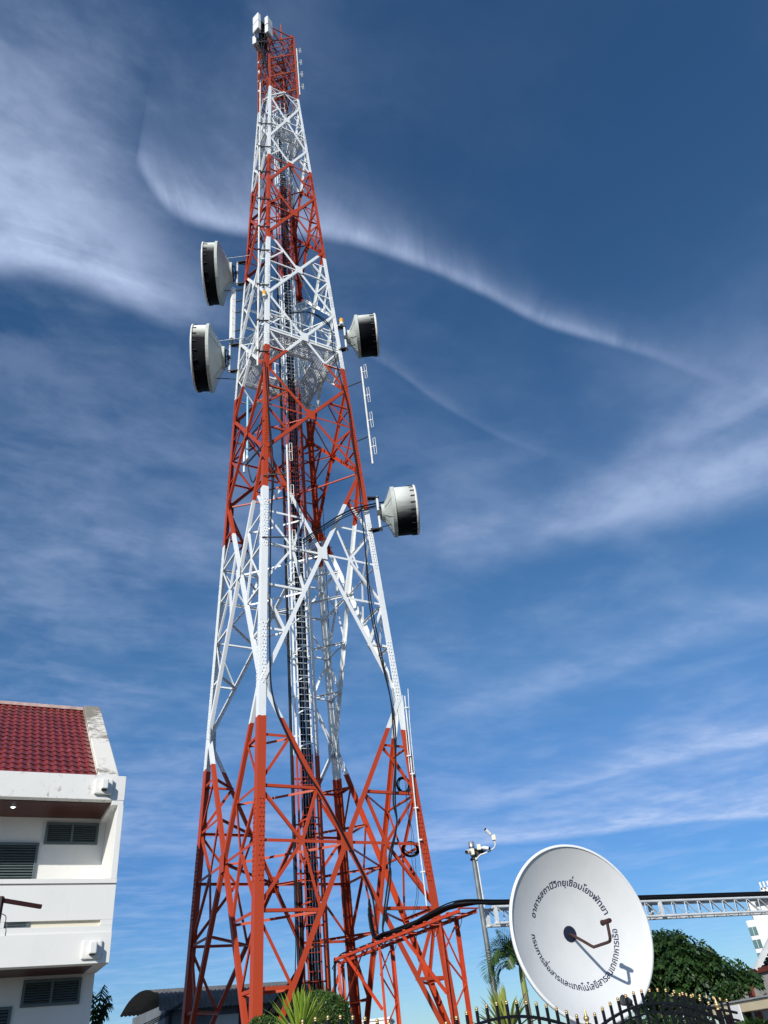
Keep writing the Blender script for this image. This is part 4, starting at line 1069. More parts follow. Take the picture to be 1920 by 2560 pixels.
# ------------------------------------------------------------------ foliage
def leafmat(name, a, b, rough=0.45, trans=0.25):
    m = bpy.data.materials.new(name); m.use_nodes = True; nt = NT(m.node_tree); p = m.node_tree.nodes['Principled BSDF']
    g_ = nt.n('ShaderNodeNewGeometry'); rnd = g_.outputs['Random Per Island']
    nt.link(mixcol(nt, rnd, a, b), p.inputs['Base Color']); p.inputs['Roughness'].default_value = rough
    out = m.node_tree.nodes['Material Output']; tr = nt.n('ShaderNodeBsdfTranslucent'); nt.link(mixcol(nt, rnd, tuple(q * 1.2 for q in a), tuple(q * 1.2 for q in b)), tr.inputs['Color'])
    mx = nt.n('ShaderNodeMixShader'); mx.inputs[0].default_value = trans; nt.link(p.outputs[0], mx.inputs[1]); nt.link(tr.outputs[0], mx.inputs[2]); nt.link(mx.outputs[0], out.inputs['Surface'])
    return m
def rv(s=1.0): return V((random.gauss(0, s), random.gauss(0, s), random.gauss(0, s)))
def leaf(m, p, d, nrm_, L, w):
    d = d.normalized(); s = d.cross(nrm_)
    if s.length < 1e-3: s = d.cross(V((0.3, 0.5, 0.8)))
    s.normalize()
    m.add([p, p + d * L * 0.45 + s * w * 0.5, p + d * L, p + d * L * 0.45 - s * w * 0.5], [(0, 1, 2, 3)])
def blade(m, base, d, L, w, droop, n=6, keel=0.25):
    """strap leaf that tapers and bends down"""
    d = d.normalized(); s = d.cross(V((0, 0, 1)));
    if s.length < 1e-3: s = V((1, 0, 0))
    s.normalize(); pts = []; p = V(base); q = d.copy()
    for i in range(n + 1):
        f = i / n; ww = w * (0.55 + 0.9 * f) * (1 - f) ** 0.6 if f < 1 else 0.002
        up = s.cross(q).normalized(); pts += [p - s * ww / 2 + up * ww * keel, p, p + s * ww / 2 + up * ww * keel]
        q = (q + V((0, 0, -droop * f / n))).normalized(); p = p + q * (L / n)
    fs = []
    for i in range(n): fs += [(i * 3, i * 3 + 1, i * 3 + 4, i * 3 + 3), (i * 3 + 1, i * 3 + 2, i * 3 + 5, i * 3 + 4)]
    m.add(pts, fs, True)
BARK = mat('grey brown bark', (0.13, 0.10, 0.07), 0.9, 0, 0.4, 8, 0.5, 20)
LT = leafmat('topiary leaves', (0.030, 0.075, 0.012), (0.085, 0.165, 0.028))
LTREE = leafmat('dark tree leaves', (0.010, 0.034, 0.008), (0.046, 0.100, 0.020))
LPALM = leafmat('palm leaflets', (0.025, 0.065, 0.018), (0.075, 0.14, 0.035))
LYUC = leafmat('yellow green straps', (0.20, 0.34, 0.03), (0.44, 0.54, 0.08), 0.4, 0.35)
LYUCD = leafmat('yellow striped straps', (0.16, 0.26, 0.04), (0.50, 0.50, 0.14), 0.4, 0.35)
TWIG = mat('dark twigs', (0.03, 0.02, 0.013), 0.9)
def topiary(c, r_, n, label, sq=1.0):
    t = thing('topiary_bush', label, 'bush', (c.x, c.y, GZ))
    m = MB(); m.lathe([(max(0.001, r_ * 0.9 * math.sin(PI * i / 10)), -r_ * 0.9 * sq * math.cos(PI * i / 10)) for i in range(11)], c, (0, 0, 1), 20); m.build('inner_twigs', TWIG, t)
    m = MB()
    for i in range(n):
        d = rv().normalized(); k = 0.90 + 0.12 * random.random() + 0.03 * math.sin(7 * d.x + 3 * d.z) ; p = c + V((d.x, d.y, d.z * sq)) * r_ * k
        leaf(m, p, (d * 0.5 + rv(0.8) + V((0, 0, 0.3))), d + rv(0.5), random.uniform(0.03, 0.055), random.uniform(0.018, 0.03))
    m.build('leaves', LT, t)
    m = MB(); m.tube([(c.x, c.y, GZ), (c.x + 0.03, c.y, c.z)], 0.05, 8); m.build('trunk', BARK, t)
c = at(806, 2566, dist=15.5); topiary(c, 0.49, 9000, 'clipped round dark green bush behind the strap leaf plant', 1.02)
c = at(660, 2628, dist=15.0); topiary(c, 0.46, 6000, 'clipped low green bush at the foot of the near tower leg')
def straps(c, L, n, label, mt, w, el0=25, el1=88):
    t = thing('strap_leaf_plant', label, 'plant', (c.x, c.y, GZ))
    m = MB()
    for i in range(n):
        a = 2 * PI * random.random(); e = R(random.uniform(el0, el1)); d = V((math.cos(a) * math.cos(e), math.sin(a) * math.cos(e), math.sin(e)))
        blade(m, c + d * 0.05, d, L * random.uniform(0.75, 1.05), w * random.uniform(0.8, 1.2), random.uniform(0.2, 0.9))
    m.build('leaves', mt, t)
    m = MB(); m.tube([(c.x, c.y, GZ), (c.x, c.y, c.z + 0.05)], [0.06, 0.05], 8); m.build('stem', BARK, t)
c = at(750, 2612, dist=12.6); straps(c, 0.64, 75, 'bright green strap leaf plant in front of the round bush', LYUC, 0.060)
c = at(1274, 2600, dist=11.2); straps(c, 0.54, 48, 'yellow green strap leaf plant behind the fence left of the dish', LYUCD, 0.058)
# palm
def palm(base, crown, fronds, label):
    t = thing('palm_tree', label, 'palm', (base.x, base.y, GZ))
    m = MB(); pts = [V((base.x + (crown.x - base.x) * f, base.y + (crown.y - base.y) * f, GZ + (crown.z - GZ) * f)) for f in (0, 0.3, 0.6, 0.85, 1.0)]
    m.tube(pts, [0.09, 0.075, 0.06, 0.055, 0.06], 12); tr = m.build('trunk', mat('palm trunk', (0.22, 0.17, 0.11), 0.85, 0, 0.35, 9, 0.4, 15), t)
    m = MB(); m.tube([crown - V((0, 0, 0.05)), crown + V((0, 0, 0.30)), crown + V((0, 0, 0.52))], [0.062, 0.055, 0.03], 12); m.build('crownshaft', mat('green crownshaft', (0.20, 0.24, 0.07), 0.5), t)
    top = crown + V((0, 0, 0.45))
    for azd, e, L, dr in fronds:
        a = R(azd); d = V((math.sin(a) * math.cos(R(e)), math.cos(a) * math.cos(R(e)), math.sin(R(e)))); p = top.copy(); n = 22; m = MB(); ps = [p.copy()]; q = d.copy(); sd = d.cross(V((0, 0, 1))).normalized()
        for i in range(n):
            q = (q + V((0, 0, -dr * (0.3 + 1.4 * i / n) / n))).normalized(); p = p + q * (L / n); ps.append(p.copy())
            f = i / n
            if f > 0.14:
                up = sd.cross(q).normalized(); ll = 0.52 * math.sin(PI * min(1, 0.18 + 0.80 * f)) * random.uniform(0.9, 1.1) * (0.30 + L / 2.4)
                for s_ in (-1, 1):
                    for k_ in (0, 0.5):
                        dd = (up * 0.80 + sd * 0.45 if s_ > 0 else up * -0.75 + sd * -0.5) + q * 0.75 + rv(0.06); b_ = p - q * (L / n) * k_; s2 = dd.cross(up).normalized()
                        e1 = b_ + dd.normalized() * ll * 0.55; e2_ = e1 + (dd.normalized() + V((0, 0, -0.35))).normalized() * ll * 0.45; ww = 0.016
                        m.add([b_ - s2 * ww * 0.4, b_ + s2 * ww * 0.4, e1 + s2 * ww, e1 - s2 * ww, e2_], [(0, 1, 2, 3), (3, 2, 4)])
        m.tube(ps, [0.016 * (1 - 0.8 * i / n) for i in range(n + 1)], 5); m.build('frond', LPALM, t)
pc_ = at(1312, 2478, dist=19.0); pbse = at(1326, 2560, dist=19.0)
palm(pbse, pc_, [(-95, 58, 1.15, 4.6), (-82, 40, 0.95, 4.2), (-120, 62, 1.0, 3.4), (-70, 66, 0.85, 2.2), (-100, 78, 0.85, 1.8), (-20, 60, 0.9, 2.0), (40, 55, 0.95, 2.4), (95, 40, 1.0, 4.6), (80, 15, 1.0, 3.6), (130, 50, 0.9, 3.6), (170, 55, 0.8, 3.0), (-150, 50, 0.8, 3.0)], 'slender palm tree half hidden behind the left edge of the white dish')
# broad tree right of the dish
def tree():
    D = 30.0; base = at(1660, 2600, dist=D)
    t = thing('broadleaf_tree', 'dark green spreading tree behind the right side of the white dish', 'tree', (base.x, base.y, GZ))
    cl = [(1648, 2352, 26), (1690, 2352, 24), (1728, 2372, 24), (1640, 2400, 34), (1690, 2400, 32), (1742, 2398, 24), (1782, 2400, 20), (1650, 2450, 36), (1702, 2445, 28), (1735, 2432, 20), (1818, 2418, 20), (1848, 2433, 16), (1872, 2440, 11), (1785, 2432, 18), (1690, 2490, 26), (1738, 2492, 16), (1630, 2500, 28), (1765, 2502, 10), (1610, 2360, 30), (1590, 2430, 36), (1760, 2382, 18), (1800, 2440, 14), (1720, 2510, 12), (1665, 2335, 16)]
    m = MB(); px = D / FPX * 1.28; limbs = MB(); fork = V((base.x + 0.1, base.y, GZ + 0.9))
    for x, y, r_ in cl:
        c = at(x, y, dist=D + random.uniform(-0.7, 0.7)); rr = r_ * px
        mid = fork.lerp(c, 0.5) + V((0, 0, 0.12)); limbs.tube(smooth_path([fork, mid, c], 4), [0.06 - 0.005 * i for i in range(9)], 6)
        for i in range(int(58 * (r_ / 22) ** 2) + 14):
            d = rv().normalized(); k = random.random() ** 0.4; p = c + V((d.x * rr * k, d.y * rr * k, d.z * rr * 0.80 * k)) * random.uniform(0.9, 1.12)
            a = random.uniform(-0.9, 0.9) + (0.3 if x > 1700 else 0); sd = V((math.cos(a) * random.choice((-1, 1, 1)), random.uniform(-0.9, 0.9), random.uniform(-0.75, -0.1))).normalized()
            L = random.uniform(0.22, 0.40); nn = V((random.gauss(0, 0.55), random.gauss(-0.25, 0.55), 1)).normalized(); ss = sd.cross(nn).normalized(); q_ = sd.copy()
            o = p.copy()
            for j in range(4):
                q_ = (q_ + V((0, 0, -0.16))).normalized(); o = o + q_ * (L / 4)
                for s_ in (-1, 1): leaf(m, o, ss * s_ * random.uniform(0.8, 1.2) + q_ * 0.45 + V((0, 0, random.uniform(-0.5, 0.0))), nn + rv(0.25), random.uniform(0.11, 0.18), random.uniform(0.055, 0.085))
            leaf(m, o, q_, nn, 0.18, 0.10)
    m.build('crown', LTREE, t); limbs.build('limbs', TWIG, t)
    m = MB(); m.tube([V((base.x, base.y, GZ)), V((base.x + 0.05, base.y, GZ + 0.5)), fork + V((0, 0, 0.1))], [0.16, 0.12, 0.1], 10); m.build('trunk', BARK, t)
tree()
def shrub(x, y, dist, rpx, label, n=900):
    c = at(x, y, dist=dist); r_ = rpx * dist / FPX * 1.2; t = thing('shrub', label, 'shrub', (c.x, c.y, GZ)); m = MB()
    for i in range(n):
        d = rv().normalized(); p = c + V((d.x * 1.5, d.y, d.z * 0.75)) * r_ * random.random() ** 0.4; leaf(m, p, rv() + V((0, 0, -0.3)), rv() + V((0, 0, 1)), 0.13, 0.06)
    m.build('leaves', LTREE, t); m = MB()
    for i in range(5): m.tube([V((c.x, c.y, GZ)), c + rv(0.3) * r_], 0.02, 5)
    m.build('stems', BARK, t)
for x_, y_, l_ in ((1568, 2585, 'dark shrub mass behind the fence under the right edge of the dish'), (1645, 2580, 'dark shrub mass behind the second fence panel'), (1725, 2578, 'dark shrub mass behind the fence left of the sign board')): shrub(x_, y_, 21.0, 30, l_, 1000)
shrub(1822, 2478, 27.0, 20, 'small dark shrub growing before the stained grey wall')
shrub(1890, 2582, 13.0, 17, 'low green shrub under the white sign board', 900)
# banana plant behind the house
c = at(236, 2560, dist=31); t = thing('banana_plant', 'dark banana leaves poking out behind the white house', 'plant', (c.x, c.y, GZ))
m = MB(); m.tube([(c.x, c.y, GZ), (c.x, c.y, 3.6)], [0.16, 0.12], 10); m.build('stem', mat('banana stem', (0.12, 0.13, 0.06), 0.7), t)
for x, y, L, e in ((262, 2462, 1.0, 60), (278, 2490, 1.2, 25), (282, 2512, 1.2, 5), (270, 2535, 1.0, -15), (225, 2470, 1.2, 60)):
    tip = at(x, y, dist=30.8); st_ = V((c.x, c.y, 3.5)); m = MB(); n = 16; mid = st_.lerp(tip, 0.55) + V((0, 0, 0.35)); ps = smooth_path([st_, mid, tip], 8)
    m.tube(ps, 0.02, 5)
    for i in range(3, len(ps) - 1):
        q = (ps[i + 1] - ps[i - 1]).normalized(); sd = q.cross(V((0, 0, 1))).normalized(); w_ = 0.30 * math.sin(PI * min(0.97, i / len(ps)))
        for s_ in (-1, 1):
            o = sd * s_ * w_ + V((0, 0, -w_ * random.uniform(0.5, 1.1))) + q * random.uniform(0.0, 0.05); hw = (ps[i + 1] - ps[i]).length * 0.44
            m.add([ps[i] - q * hw, ps[i] + q * hw, ps[i] + q * hw * 0.8 + o, ps[i] - q * hw * 0.8 + o], [(0, 1, 2, 3)])
    m.build('leaf', LTREE, t)

# ------------------------------------------------------------------ iron fence
IRON = mat('black painted iron', (0.010, 0.010, 0.012), 0.4, 0.2, 0.2, 9)
GOLD = mat('gold paint', (0.62, 0.45, 0.20), 0.38, 0.75, 0.15, 12)
def crest(t): return 1.83 + 0.235 * math.sin(PI * min(1, max(0, t))) ** 0.85
_bm = MB(); _bm.ball((0, 0, 0), 0.0165, 14, 10); _bm.lathe([(0.013, -0.020), (0.015, -0.014), (0.009, -0.010)], (0, 0, 0), (0, 0, 1), 12)
_ball = bpy.data.meshes.new('finial_ball'); _ball.from_pydata(_bm.v, [], _bm.f); _ball.update(); _ball.materials.append(GOLD); _ball.polygons.foreach_set('use_smooth', [True] * len(_ball.polygons))
def fence_panel(o, L, n, label, cr=crest):
    t = thing('iron_fence', label, 'fence', (o.x, o.y, 1.33), 0, 'black iron fence panels')
    for k in range(n):
        f = (k + 1) / (n + 1); p = o + FD * (L * f); z = cr(f); m = MB()
        m.bar((p.x, p.y, 1.33), (p.x, p.y, z - 0.017), 0.024, 0.024, FD); b = m.build('picket', IRON, t)
        q = bpy.data.objects.new('ball', _ball); COL.objects.link(q); q.parent = b; q.location = (p.x, p.y, z)
    for dz, th in ((0.128, 0.026), (0.215, 0.020)):
        m = MB(); ps = [o + FD * (L * j / 24) + V((0, 0, cr(j / 24) - dz)) for j in range(25)]
        for side in (-1, 1):
            pass
        sv = []; sf = []
        for p in ps: sv += [p + FN * 0.017 + V((0, 0, th / 2)), p + FN * 0.017 - V((0, 0, th / 2)), p - FN * 0.017 - V((0, 0, th / 2)), p - FN * 0.017 + V((0, 0, th / 2))]
        for j in range(24):
            for c in range(4): sf.append((j * 4 + c, j * 4 + (c + 1) % 4, j * 4 + 4 + (c + 1) % 4, j * 4 + 4 + c))
        m.add(sv, sf); m.build('arched_rail', IRON, t)
    m = MB(); m.bar(o + V((0, 0, 1.42)), o + FD * L + V((0, 0, 1.42)), 0.035, 0.03); m.build('bottom_rail', IRON, t)
    return t
def fence_post(p, label):
    t = thing('fence_post', label, 'fence post', (p.x, p.y, 1.33), 0, 'iron fence posts with gold tips')
    m = MB(); m.bar((p.x, p.y, 1.33), (p.x, p.y, 1.80), 0.05, 0.05, FD); m.bar((p.x, p.y, 1.80), (p.x, p.y, 1.812), 0.058, 0.058, FD); m.build('shaft', IRON, t)
    m = MB(); m.lathe([(a * 0.72, b * 0.72) for a, b in [(0.030, 0.0), (0.034, 0.008), (0.022, 0.018), (0.022, 0.028), (0.040, 0.050), (0.044, 0.068), (0.036, 0.088), (0.024, 0.098), (0.026, 0.104), (0.016, 0.125), (0.007, 0.165), (0.001, 0.185)]], (p.x, p.y, 1.812), (0, 0, 1), 18); m.build('finial', GOLD, t)
names = {-2: 'black fence panel at the far left beyond the frame edge', -1: 'black gold-tipped fence panel standing before the round bush', 0: 'black gold-tipped fence panel arching left of the dish foot', 1: 'black gold-tipped fence panel at the right, overlapping the dish foot'}
for i in (-1, 0, 1): fence_panel(FP1 + FD * (PANEL * i), PANEL, 15, names[i])
for i, l in ((0, 'fence post with hidden gold tip below the cable bridge end'), (1, 'fence post with gold tip standing just before the dish foot'), (2, 'fence post with gold tip beside the white sign board')): fence_post(FP1 + FD * (PANEL * i), l)
o = at(1652, 2500, dist=12.1); o.z = 0
fence_panel(o, 1.30, 10, 'second black fence panel standing behind the right one', lambda t: 1.86 + 0.20 * math.cos(min(1.0, t) * 1.35) ** 0.9)
# floodlight behind the fence
c = at(1563, 2502, dist=11.6); t = thing('floodlight', 'small dark floodlight on a black arm behind the right fence panel', 'floodlight', (c.x + 0.14, c.y, GZ))
m = MB(); ax = V((-0.85, -0.35, 0.25)).normalized(); m.lathe([(0.001, -0.09), (0.03, -0.085), (0.05, -0.03), (0.06, 0.04), (0.055, 0.045), (0.05, 0.03), (0.001, 0.03)], c, ax, 18); m.build('lamp_head', mat('grey floodlight', (0.08, 0.085, 0.085), 0.4, 0.4), t)
m = MB(); q = at(1590, 2530, dist=11.65); m.bar(c - ax * 0.05, q, 0.04, 0.04); m.bar(q, (q.x, q.y, GZ), 0.04, 0.04); m.build('arm', IRON, t)

# ------------------------------------------------------------------ camera pole
ct_ = at(1180, 2122, dist=24.0); p0 = V((ct_.x, ct_.y, GZ)); zt = height_at(ct_, 2118)
t = thing('camera_pole', 'tall galvanised pole with three white security cameras left of the dish', 'pole', p0)
m = MB(); m.tube([p0, V((p0.x, p0.y, zt))], [0.082, 0.062], 16); m.build('pole', mat('galvanised pole', (0.20, 0.22, 0.22), 0.5, 0.3, 0.35, 3), t)
X = V((1, 0, 0)); zz = lambda y: height_at(ct_, y)
m = MB(); m.lathe([(0.085, 0), (0.085, 0.14), (0.03, 0.16), (0.001, 0.16)], (p0.x, p0.y, zt), (0, 0, 1), 14); m.build('cap', GALV, t)
m = MB(); m.tube(smooth_path([V((p0.x + 0.09, p0.y - 0.06, zz(2270))), V((p0.x + 0.085, p0.y - 0.06, zz(2155))), at(1190, 2150, dist=23.9), at(1200, 2138, dist=23.9), at(1210, 2134, dist=23.9), at(1225, 2127, dist=23.9), at(1236, 2118, dist=23.9), at(1238, 2108, dist=23.9), at(1235, 2100, dist=23.9)], 5), 0.021, 8); m.build('bracket_pipe', PIPE, t)
m = MB(); b0 = V((p0.x, p0.y, zz(2150))); m.prism([(0, 0), (0.42, 0.22), (0.42, 0.26), (0, 0.26)], b0 - V((0, 0.02, 0)), b0 + V((0, 0.02, 0)), X, V((0, 0, 1)))
for dz in (0.0, 0.26): m.lathe([(0.10, 0), (0.10, 0.04), (0.08, 0.04), (0.08, 0)], b0 + V((0, 0, dz)), (0, 0, 1), 14, False)
m.bar(V((p0.x, p0.y, zz(2123))), at(1197, 2123, dist=23.9), 0.03, 0.03); m.build('bracket', DARKS, t)
def seccam(boxpx, aim, L=0.19):
    c = at(*boxpx, dist=23.88); m = MB(); m.box(c, (0.06, 0, 0), (0, 0.05, 0), (0, 0, 0.075)); o = m.build('camera', CREAM, t, 0.012)
    e = at(*aim, dist=23.8); d = (e - c).normalized(); m = MB(); m.tube([c + d * 0.05, c + d * 0.14], 0.02, 8); m.tube([c + d * 0.13, c + d * (0.13 + L)], 0.047, 14); m.build('barrel', WHITEP, o)
    m = MB(); m.tube([c + d * (0.125 + L), c + d * (0.155 + L)], 0.04, 14); m.build('lens', DARK, o)
seccam((1234, 2094), (1222, 2082)); seccam((1197, 2118), (1215, 2120))
c = at(1180, 2130, dist=23.85); m = MB(); m.box(c, (0.07, 0, 0), (0, 0.06, 0), (0, 0, 0.085)); o = m.build('camera', CREAM, t, 0.015); m = MB(); m.tube([c + V((-0.08, -0.06, 0)), c + V((-0.16, -0.20, -0.02))], 0.06, 14); m.build('barrel', WHITEP, o); m = MB(); m.tube([c + V((-0.155, -0.19, -0.02)), c + V((-0.17, -0.22, -0.022))], 0.05, 12); m.build('lens', DARK, o)

# ------------------------------------------------------------------ far buildings
# hut with barrel roof behind the tower
hc = at(392, 2480, dist=36.0); hx = V((math.sin(R(68)), math.cos(R(68)), 0)); hy = V((hx.y, -hx.x, 0))
t = thing('equipment_hut', 'grey hut with a corrugated barrel roof behind the tower legs', 'hut', (hc.x, hc.y, GZ))
zr = hc.z; HW = 6.0; HL = 7.0; hx = V((math.sin(R(57.6)), math.cos(R(57.6)), 0)); hy = V((hx.y, -hx.x, 0))
m = MB(); vs = []; fs = []; nl = 160; PR = smooth_path([V((0.45, -0.66, 0)), V((0.38, -0.34, 0)), V((0.15, -0.06, 0)), V((-0.3, 0.0, 0)), V((-1.5, 0.22, 0)), V((-3.0, 0.28, 0)), V((-4.6, 0.12, 0)), V((-6.0, -0.26, 0))], 3); na = len(PR) - 1
for i in range(nl + 1):
    cor = 0.022 * math.cos(2 * PI * i / 4)
    for q in PR: vs.append(hc + hx * (HL * i / nl) + hy * (q.x + cor) + V((0, 0, q.y + cor)))
for i in range(nl):
    for a in range(na): fs.append((i * (na + 1) + a, i * (na + 1) + a + 1, (i + 1) * (na + 1) + a + 1, (i + 1) * (na + 1) + a))
m.add(vs, fs, True); m.build('barrel_roof', mat('weathered grey sheet', (0.17, 0.16, 0.15), 0.7, 0.1, 0.35, 2), t)
m = MB(); m.box(hc + hx * (HL / 2 + 0.2) - hy * 2.7 + V((0, 0, (GZ - zr) / 2 - 0.2)), hx * (HL / 2 - 0.2), hy * 2.6, V((0, 0, (zr - GZ) / 2 - 0.2))); m.build('wall', mat('grey hut wall', (0.16, 0.18, 0.20), 0.8, 0, 0.2, 1.0), t)
m = MB(); o = hc + hx * 2.9 - hy * 0.08 + V((0, 0, -1.25)); m.box(o, hx * 0.5, hy * 0.02, V((0, 0, 0.35))); m.build('window_panel', mat('pale panel', (0.62, 0.60, 0.55), 0.7), t)
m = MB()
for k in (0.6, 3.4, 5.2): m.box(hc + hx * k - hy * 0.07 + V((0, 0, -1.5)), hx * 0.06, hy * 0.03, V((0, 0, 1.0)))
m.build('wall_posts', DARKS, t)
m = MB()
for i in range(3): m.tube(smooth_path([at(470, 2495 + 4 * i, dist=34), at(420, 2530 + 4 * i, dist=33.6), at(330, 2575 + 6 * i, dist=33)]), 0.018, 5)
tag(m.build('overhead_cables', BLACK), 'dark cables slanting across the hut under its barrel roof', 'cables')
# white flat building low in the distance
c = at(972, 2548, dist=70); t = thing('white_building', 'plain white flat roofed building low between the far tower legs', 'building', (c.x - 2.5, c.y + 3, GZ))
m = MB(); m.aabb((c.x - 4.2, c.y, GZ), (c.x, c.y + 6, c.z)); m.build('wall', PL, t); m = MB(); m.aabb((c.x - 4.3, c.y - 0.1, c.z + 0.004), (c.x + 0.1, c.y + 6.1, c.z + 0.15)); m.build('parapet', PL, t)
# tall white tower block at the right
hc = at(1879, 2300, dist=240); zt_ = at(1868, 2256, dist=240).z; a_ = R(19.6 + 28); hx = V((math.cos(a_), -math.sin(a_), 0)); hy = V((-hx.y, hx.x, 0))
hx = V((math.cos(R(-19)), math.sin(R(-19)), 0)); hy = V((-hx.y, hx.x, 0))
corner = at(1872, 2262, dist=240); corner.z = 0
t = thing('tower_block', 'tall white apartment tower far away at the right edge', 'building', corner)
HWH = mat('white tower render', (0.68, 0.69, 0.68), 0.7, 0, 0.06, 0.05); HGL = mat('greenish glass', (0.10, 0.20, 0.20), 0.15, 0, 0.3, 0.2, 0, 30, 0.6)
m = MB(); m.box(corner + hx * 12 + hy * 8 + V((0, 0, zt_ / 2)), hx * 12, hy * 8, V((0, 0, zt_ / 2))); m.build('wall', HWH, t)
m = MB(); m.box(corner - hx * 1.0 + hy * 6 + V((0, 0, zt_ / 2 - 2)), hx * 1.0, hy * 6, V((0, 0, zt_ / 2 - 2))); m.build('side_wing', HWH, t)
for f_ in range(8):
    z = zt_ - 6.5 - 2.85 * f_
    if z < 4: break
    m = MB(); m.box(corner - hx * 1.03 - hy * 0.03 + V((0, 0, z)), hx * 0.95, hy * 0.06, V((0, 0, 0.95))); w = m.build('window', HGL, t); m = MB(); m.box(corner - hx * 1.03 - hy * 0.1 + V((0, 0, z)), hx * 0.05, hy * 0.03, V((0, 0, 0.95))); m.build('mullion', HWH, w)
    m = MB(); m.box(corner + hx * 3.4 - hy * 0.05 + V((0, 0, z + 0.4)), hx * 0.22, hy * 0.06, V((0, 0, 0.6))); m.build('slit_window', DARK, t)
    m = MB(); m.box(corner + hx * 7.6 - hy * 0.05 + V((0, 0, z)), hx * 2.0, hy * 0.06, V((0, 0, 0.9))); m.build('window', HGL, t)
    m = MB(); m.box(corner + hx * 7.6 - hy * 0.8 + V((0, 0, z - 1.2)), hx * 2.2, hy * 0.8, V((0, 0, 0.14))); b = m.build('balcony', HWH, t); m = MB(); m.box(corner + hx * 7.6 - hy * 1.55 + V((0, 0, z - 0.6)), hx * 2.2, hy * 0.04, V((0, 0, 0.5))); m.build('railing', HGL, b)
for (x, y, w_, n) in ((1882, 2240, 10.0, 12), (1897, 2214, 8.0, 9)):
    q = at(x, y, dist=238); o = V((q.x, q.y, q.z - 1.0)); m = MB(); m.box(o + hx * w_ / 2 + hy * 3, hx * (w_ / 2), hy * 3, V((0, 0, 0.35))); cr_ = m.build('crown_slab', HWH, t)
    for i in range(n): m = MB(); m.box(o + hx * (0.4 + w_ * i / n) - hy * 0.3 + V((0, 0, 1.0)), hx * 0.22, hy * 0.6, V((0, 0, 0.65))); m.build('fin', HWH, cr_)
    m = MB(); m.box(V((o.x, o.y, (o.z + zt_) / 2)) + hx * (w_ / 2 + 1.2) + hy * 3.5, hx * (w_ / 2 - 1.2), hy * 2.4, V((0, 0, abs(o.z - zt_) / 2 + 0.2))); m.build('penthouse', DARKS, t)
# stained grey wall with maroon columns and a pitched metal roof edge
wl = at(1800, 2455, dist=34); wr_ = at(1925, 2425, dist=31); wd = V((wr_.x - wl.x, wr_.y - wl.y, 0)).normalized(); wn = V((wd.y, -wd.x, 0)); wn = wn if wn.y < 0 else -wn
t = thing('low_building', 'low grey stained wall with maroon columns under a steep metal roof edge', 'building', (wl.x, wl.y, GZ))
o = V((wl.x, wl.y, 0)); WT = wl.z
m = MB(); m.box(o + wd * 4 - wn * 1.0 + V((0, 0, (WT + GZ) / 2)), wd * 4, wn * 1.0, V((0, 0, (WT - GZ) / 2))); m.build('wall', plaster('stained grey render', 0.8, (0.42, 0.41, 0.38)), t)
MARC = mat('maroon column paint', (0.16, 0.035, 0.022), 0.7, 0, 0.2, 4)
for k in (-0.02, 1.95): m = MB(); m.box(o + wd * k + wn * 0.03 + V((0, 0, (WT + GZ) / 2 + 0.05)), wd * 0.13, wn * 0.08, V((0, 0, (WT - GZ) / 2 + 0.05))); m.build('column', MARC, t)
m = MB(); m.box(o + wd * 4.9 + wn * 0.02 + V((0, 0, WT + 0.06)), wd * 3, wn * 0.06, V((0, 0, 0.07))); m.build('beam', MARC, t)
a, b = at(1890, 2424, dist=31.5), at(1932, 2338, dist=31.5)
m = MB(); m.bar(a, b, 0.12, 0.15, V((-0.9, -0.1, 0.42))); m.build('roof_edge', GREYW, t)
m = MB()
for k in range(9): p = a.lerp(b, (k + 0.5) / 9) + V((0.12, 0.5, -0.06)); m.bar(p - V((0, 0.4, 0)), p + V((0.55, 0.3, -0.26)), 0.10, 0.05)
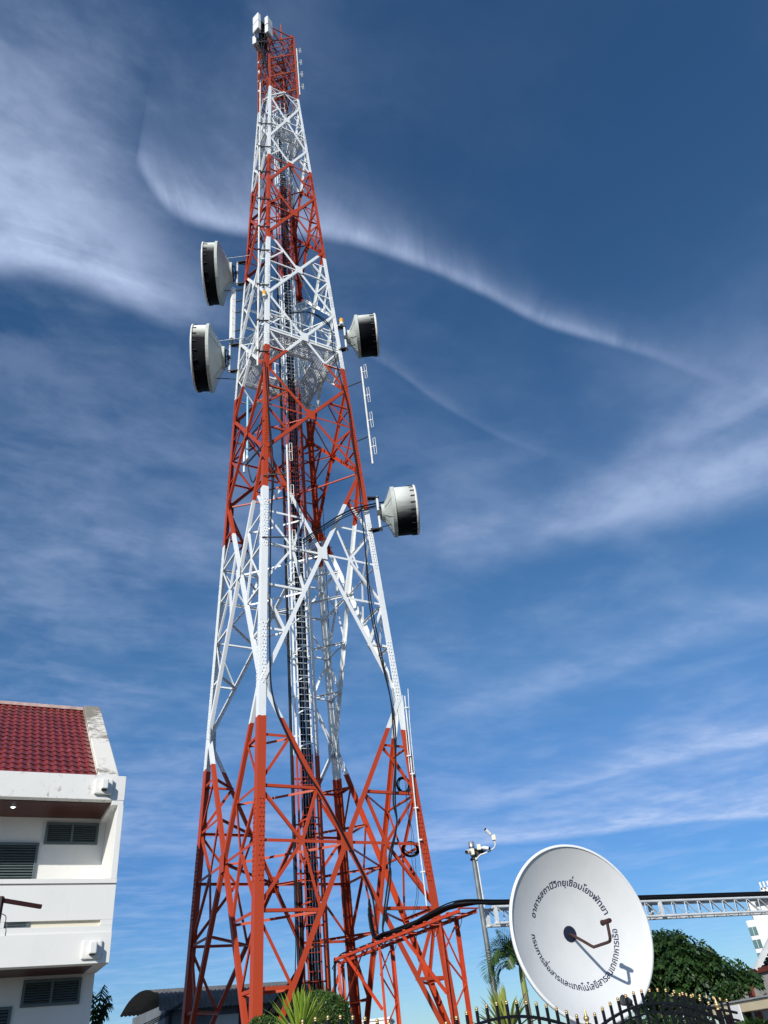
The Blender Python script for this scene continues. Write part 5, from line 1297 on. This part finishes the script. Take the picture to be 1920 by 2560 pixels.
m.bar(a + V((0.32, 0.2, -0.10)), b + V((0.32, 0.2, -0.10)), 0.5, 0.05, V((-0.9, -0.1, 0.42))); m.build('roof_underside', DARKS, t)
# beige flat canopy with white sign board, right edge
ca = at(1772, 2518, dist=15.0); cb_ = at(1925, 2487, dist=13.6); cd = V((cb_.x - ca.x, cb_.y - ca.y, 0)).normalized(); cn = V((cd.y, -cd.x, 0)); cn = cn if cn.y < 0 else -cn
t = thing('gate_canopy', 'beige flat roofed guard canopy at the lower right corner', 'canopy', (ca.x, ca.y, GZ))
o = V((ca.x, ca.y, 0)); z1 = ca.z; BEI = mat('beige fascia paint', (0.58, 0.50, 0.34), 0.6, 0, 0.12, 2)
m = MB(); m.box(o + cd * 2.2 - cn * 1.5 + V((0, 0, z1 - 0.065)), cd * 2.2, cn * 1.5, V((0, 0, 0.065))); m.build('roof_slab', BEI, t, 0.008)
m = MB(); m.box(o + cd * 2.2 - cn * 1.5 + V((0, 0, z1 + 0.012)), cd * 2.23, cn * 1.53, V((0, 0, 0.01))); m.build('roof_sheet', GALV, t)
m = MB(); m.box(o + cd * 2.2 - cn * 2.9 + V((0, 0, (z1 - 0.14 + GZ) / 2)), cd * 2.1, cn * 0.06, V((0, 0, (z1 - 0.14 - GZ) / 2))); m.build('rear_wall', mat('dark blue grey wall', (0.20, 0.22, 0.25), 0.8, 0, 0.5, 2.5), t)  # rear wall in a mottled dark blue grey
for k in (0.5, 1.75, 3.9): m = MB(); m.bar(o + cd * k - cn * 0.3 + V((0, 0, GZ)), o + cd * k - cn * 0.3 + V((0, 0, z1 - 0.131)), 0.09, 0.09); m.build('post', DARKS, t)
sg = at(1842, 2533, dist=14.0)
t = thing('sign_board', 'blank white square board hanging under the beige canopy', 'sign', sg)
m = MB(); m.box(sg, cd * 0.115, cn * 0.008, V((0, 0, 0.095))); m.build('panel', mat('white board', (0.72, 0.73, 0.74), 0.5), t, 0.003)
m = MB()
for s_ in (-0.08, 0.08): m.tube([sg + cd * s_ + V((0, 0, 0.09)), sg + cd * s_ + V((0, 0, z1 - 0.13 - sg.z))], 0.005, 5)
m.build('hangers', DARKS, t)
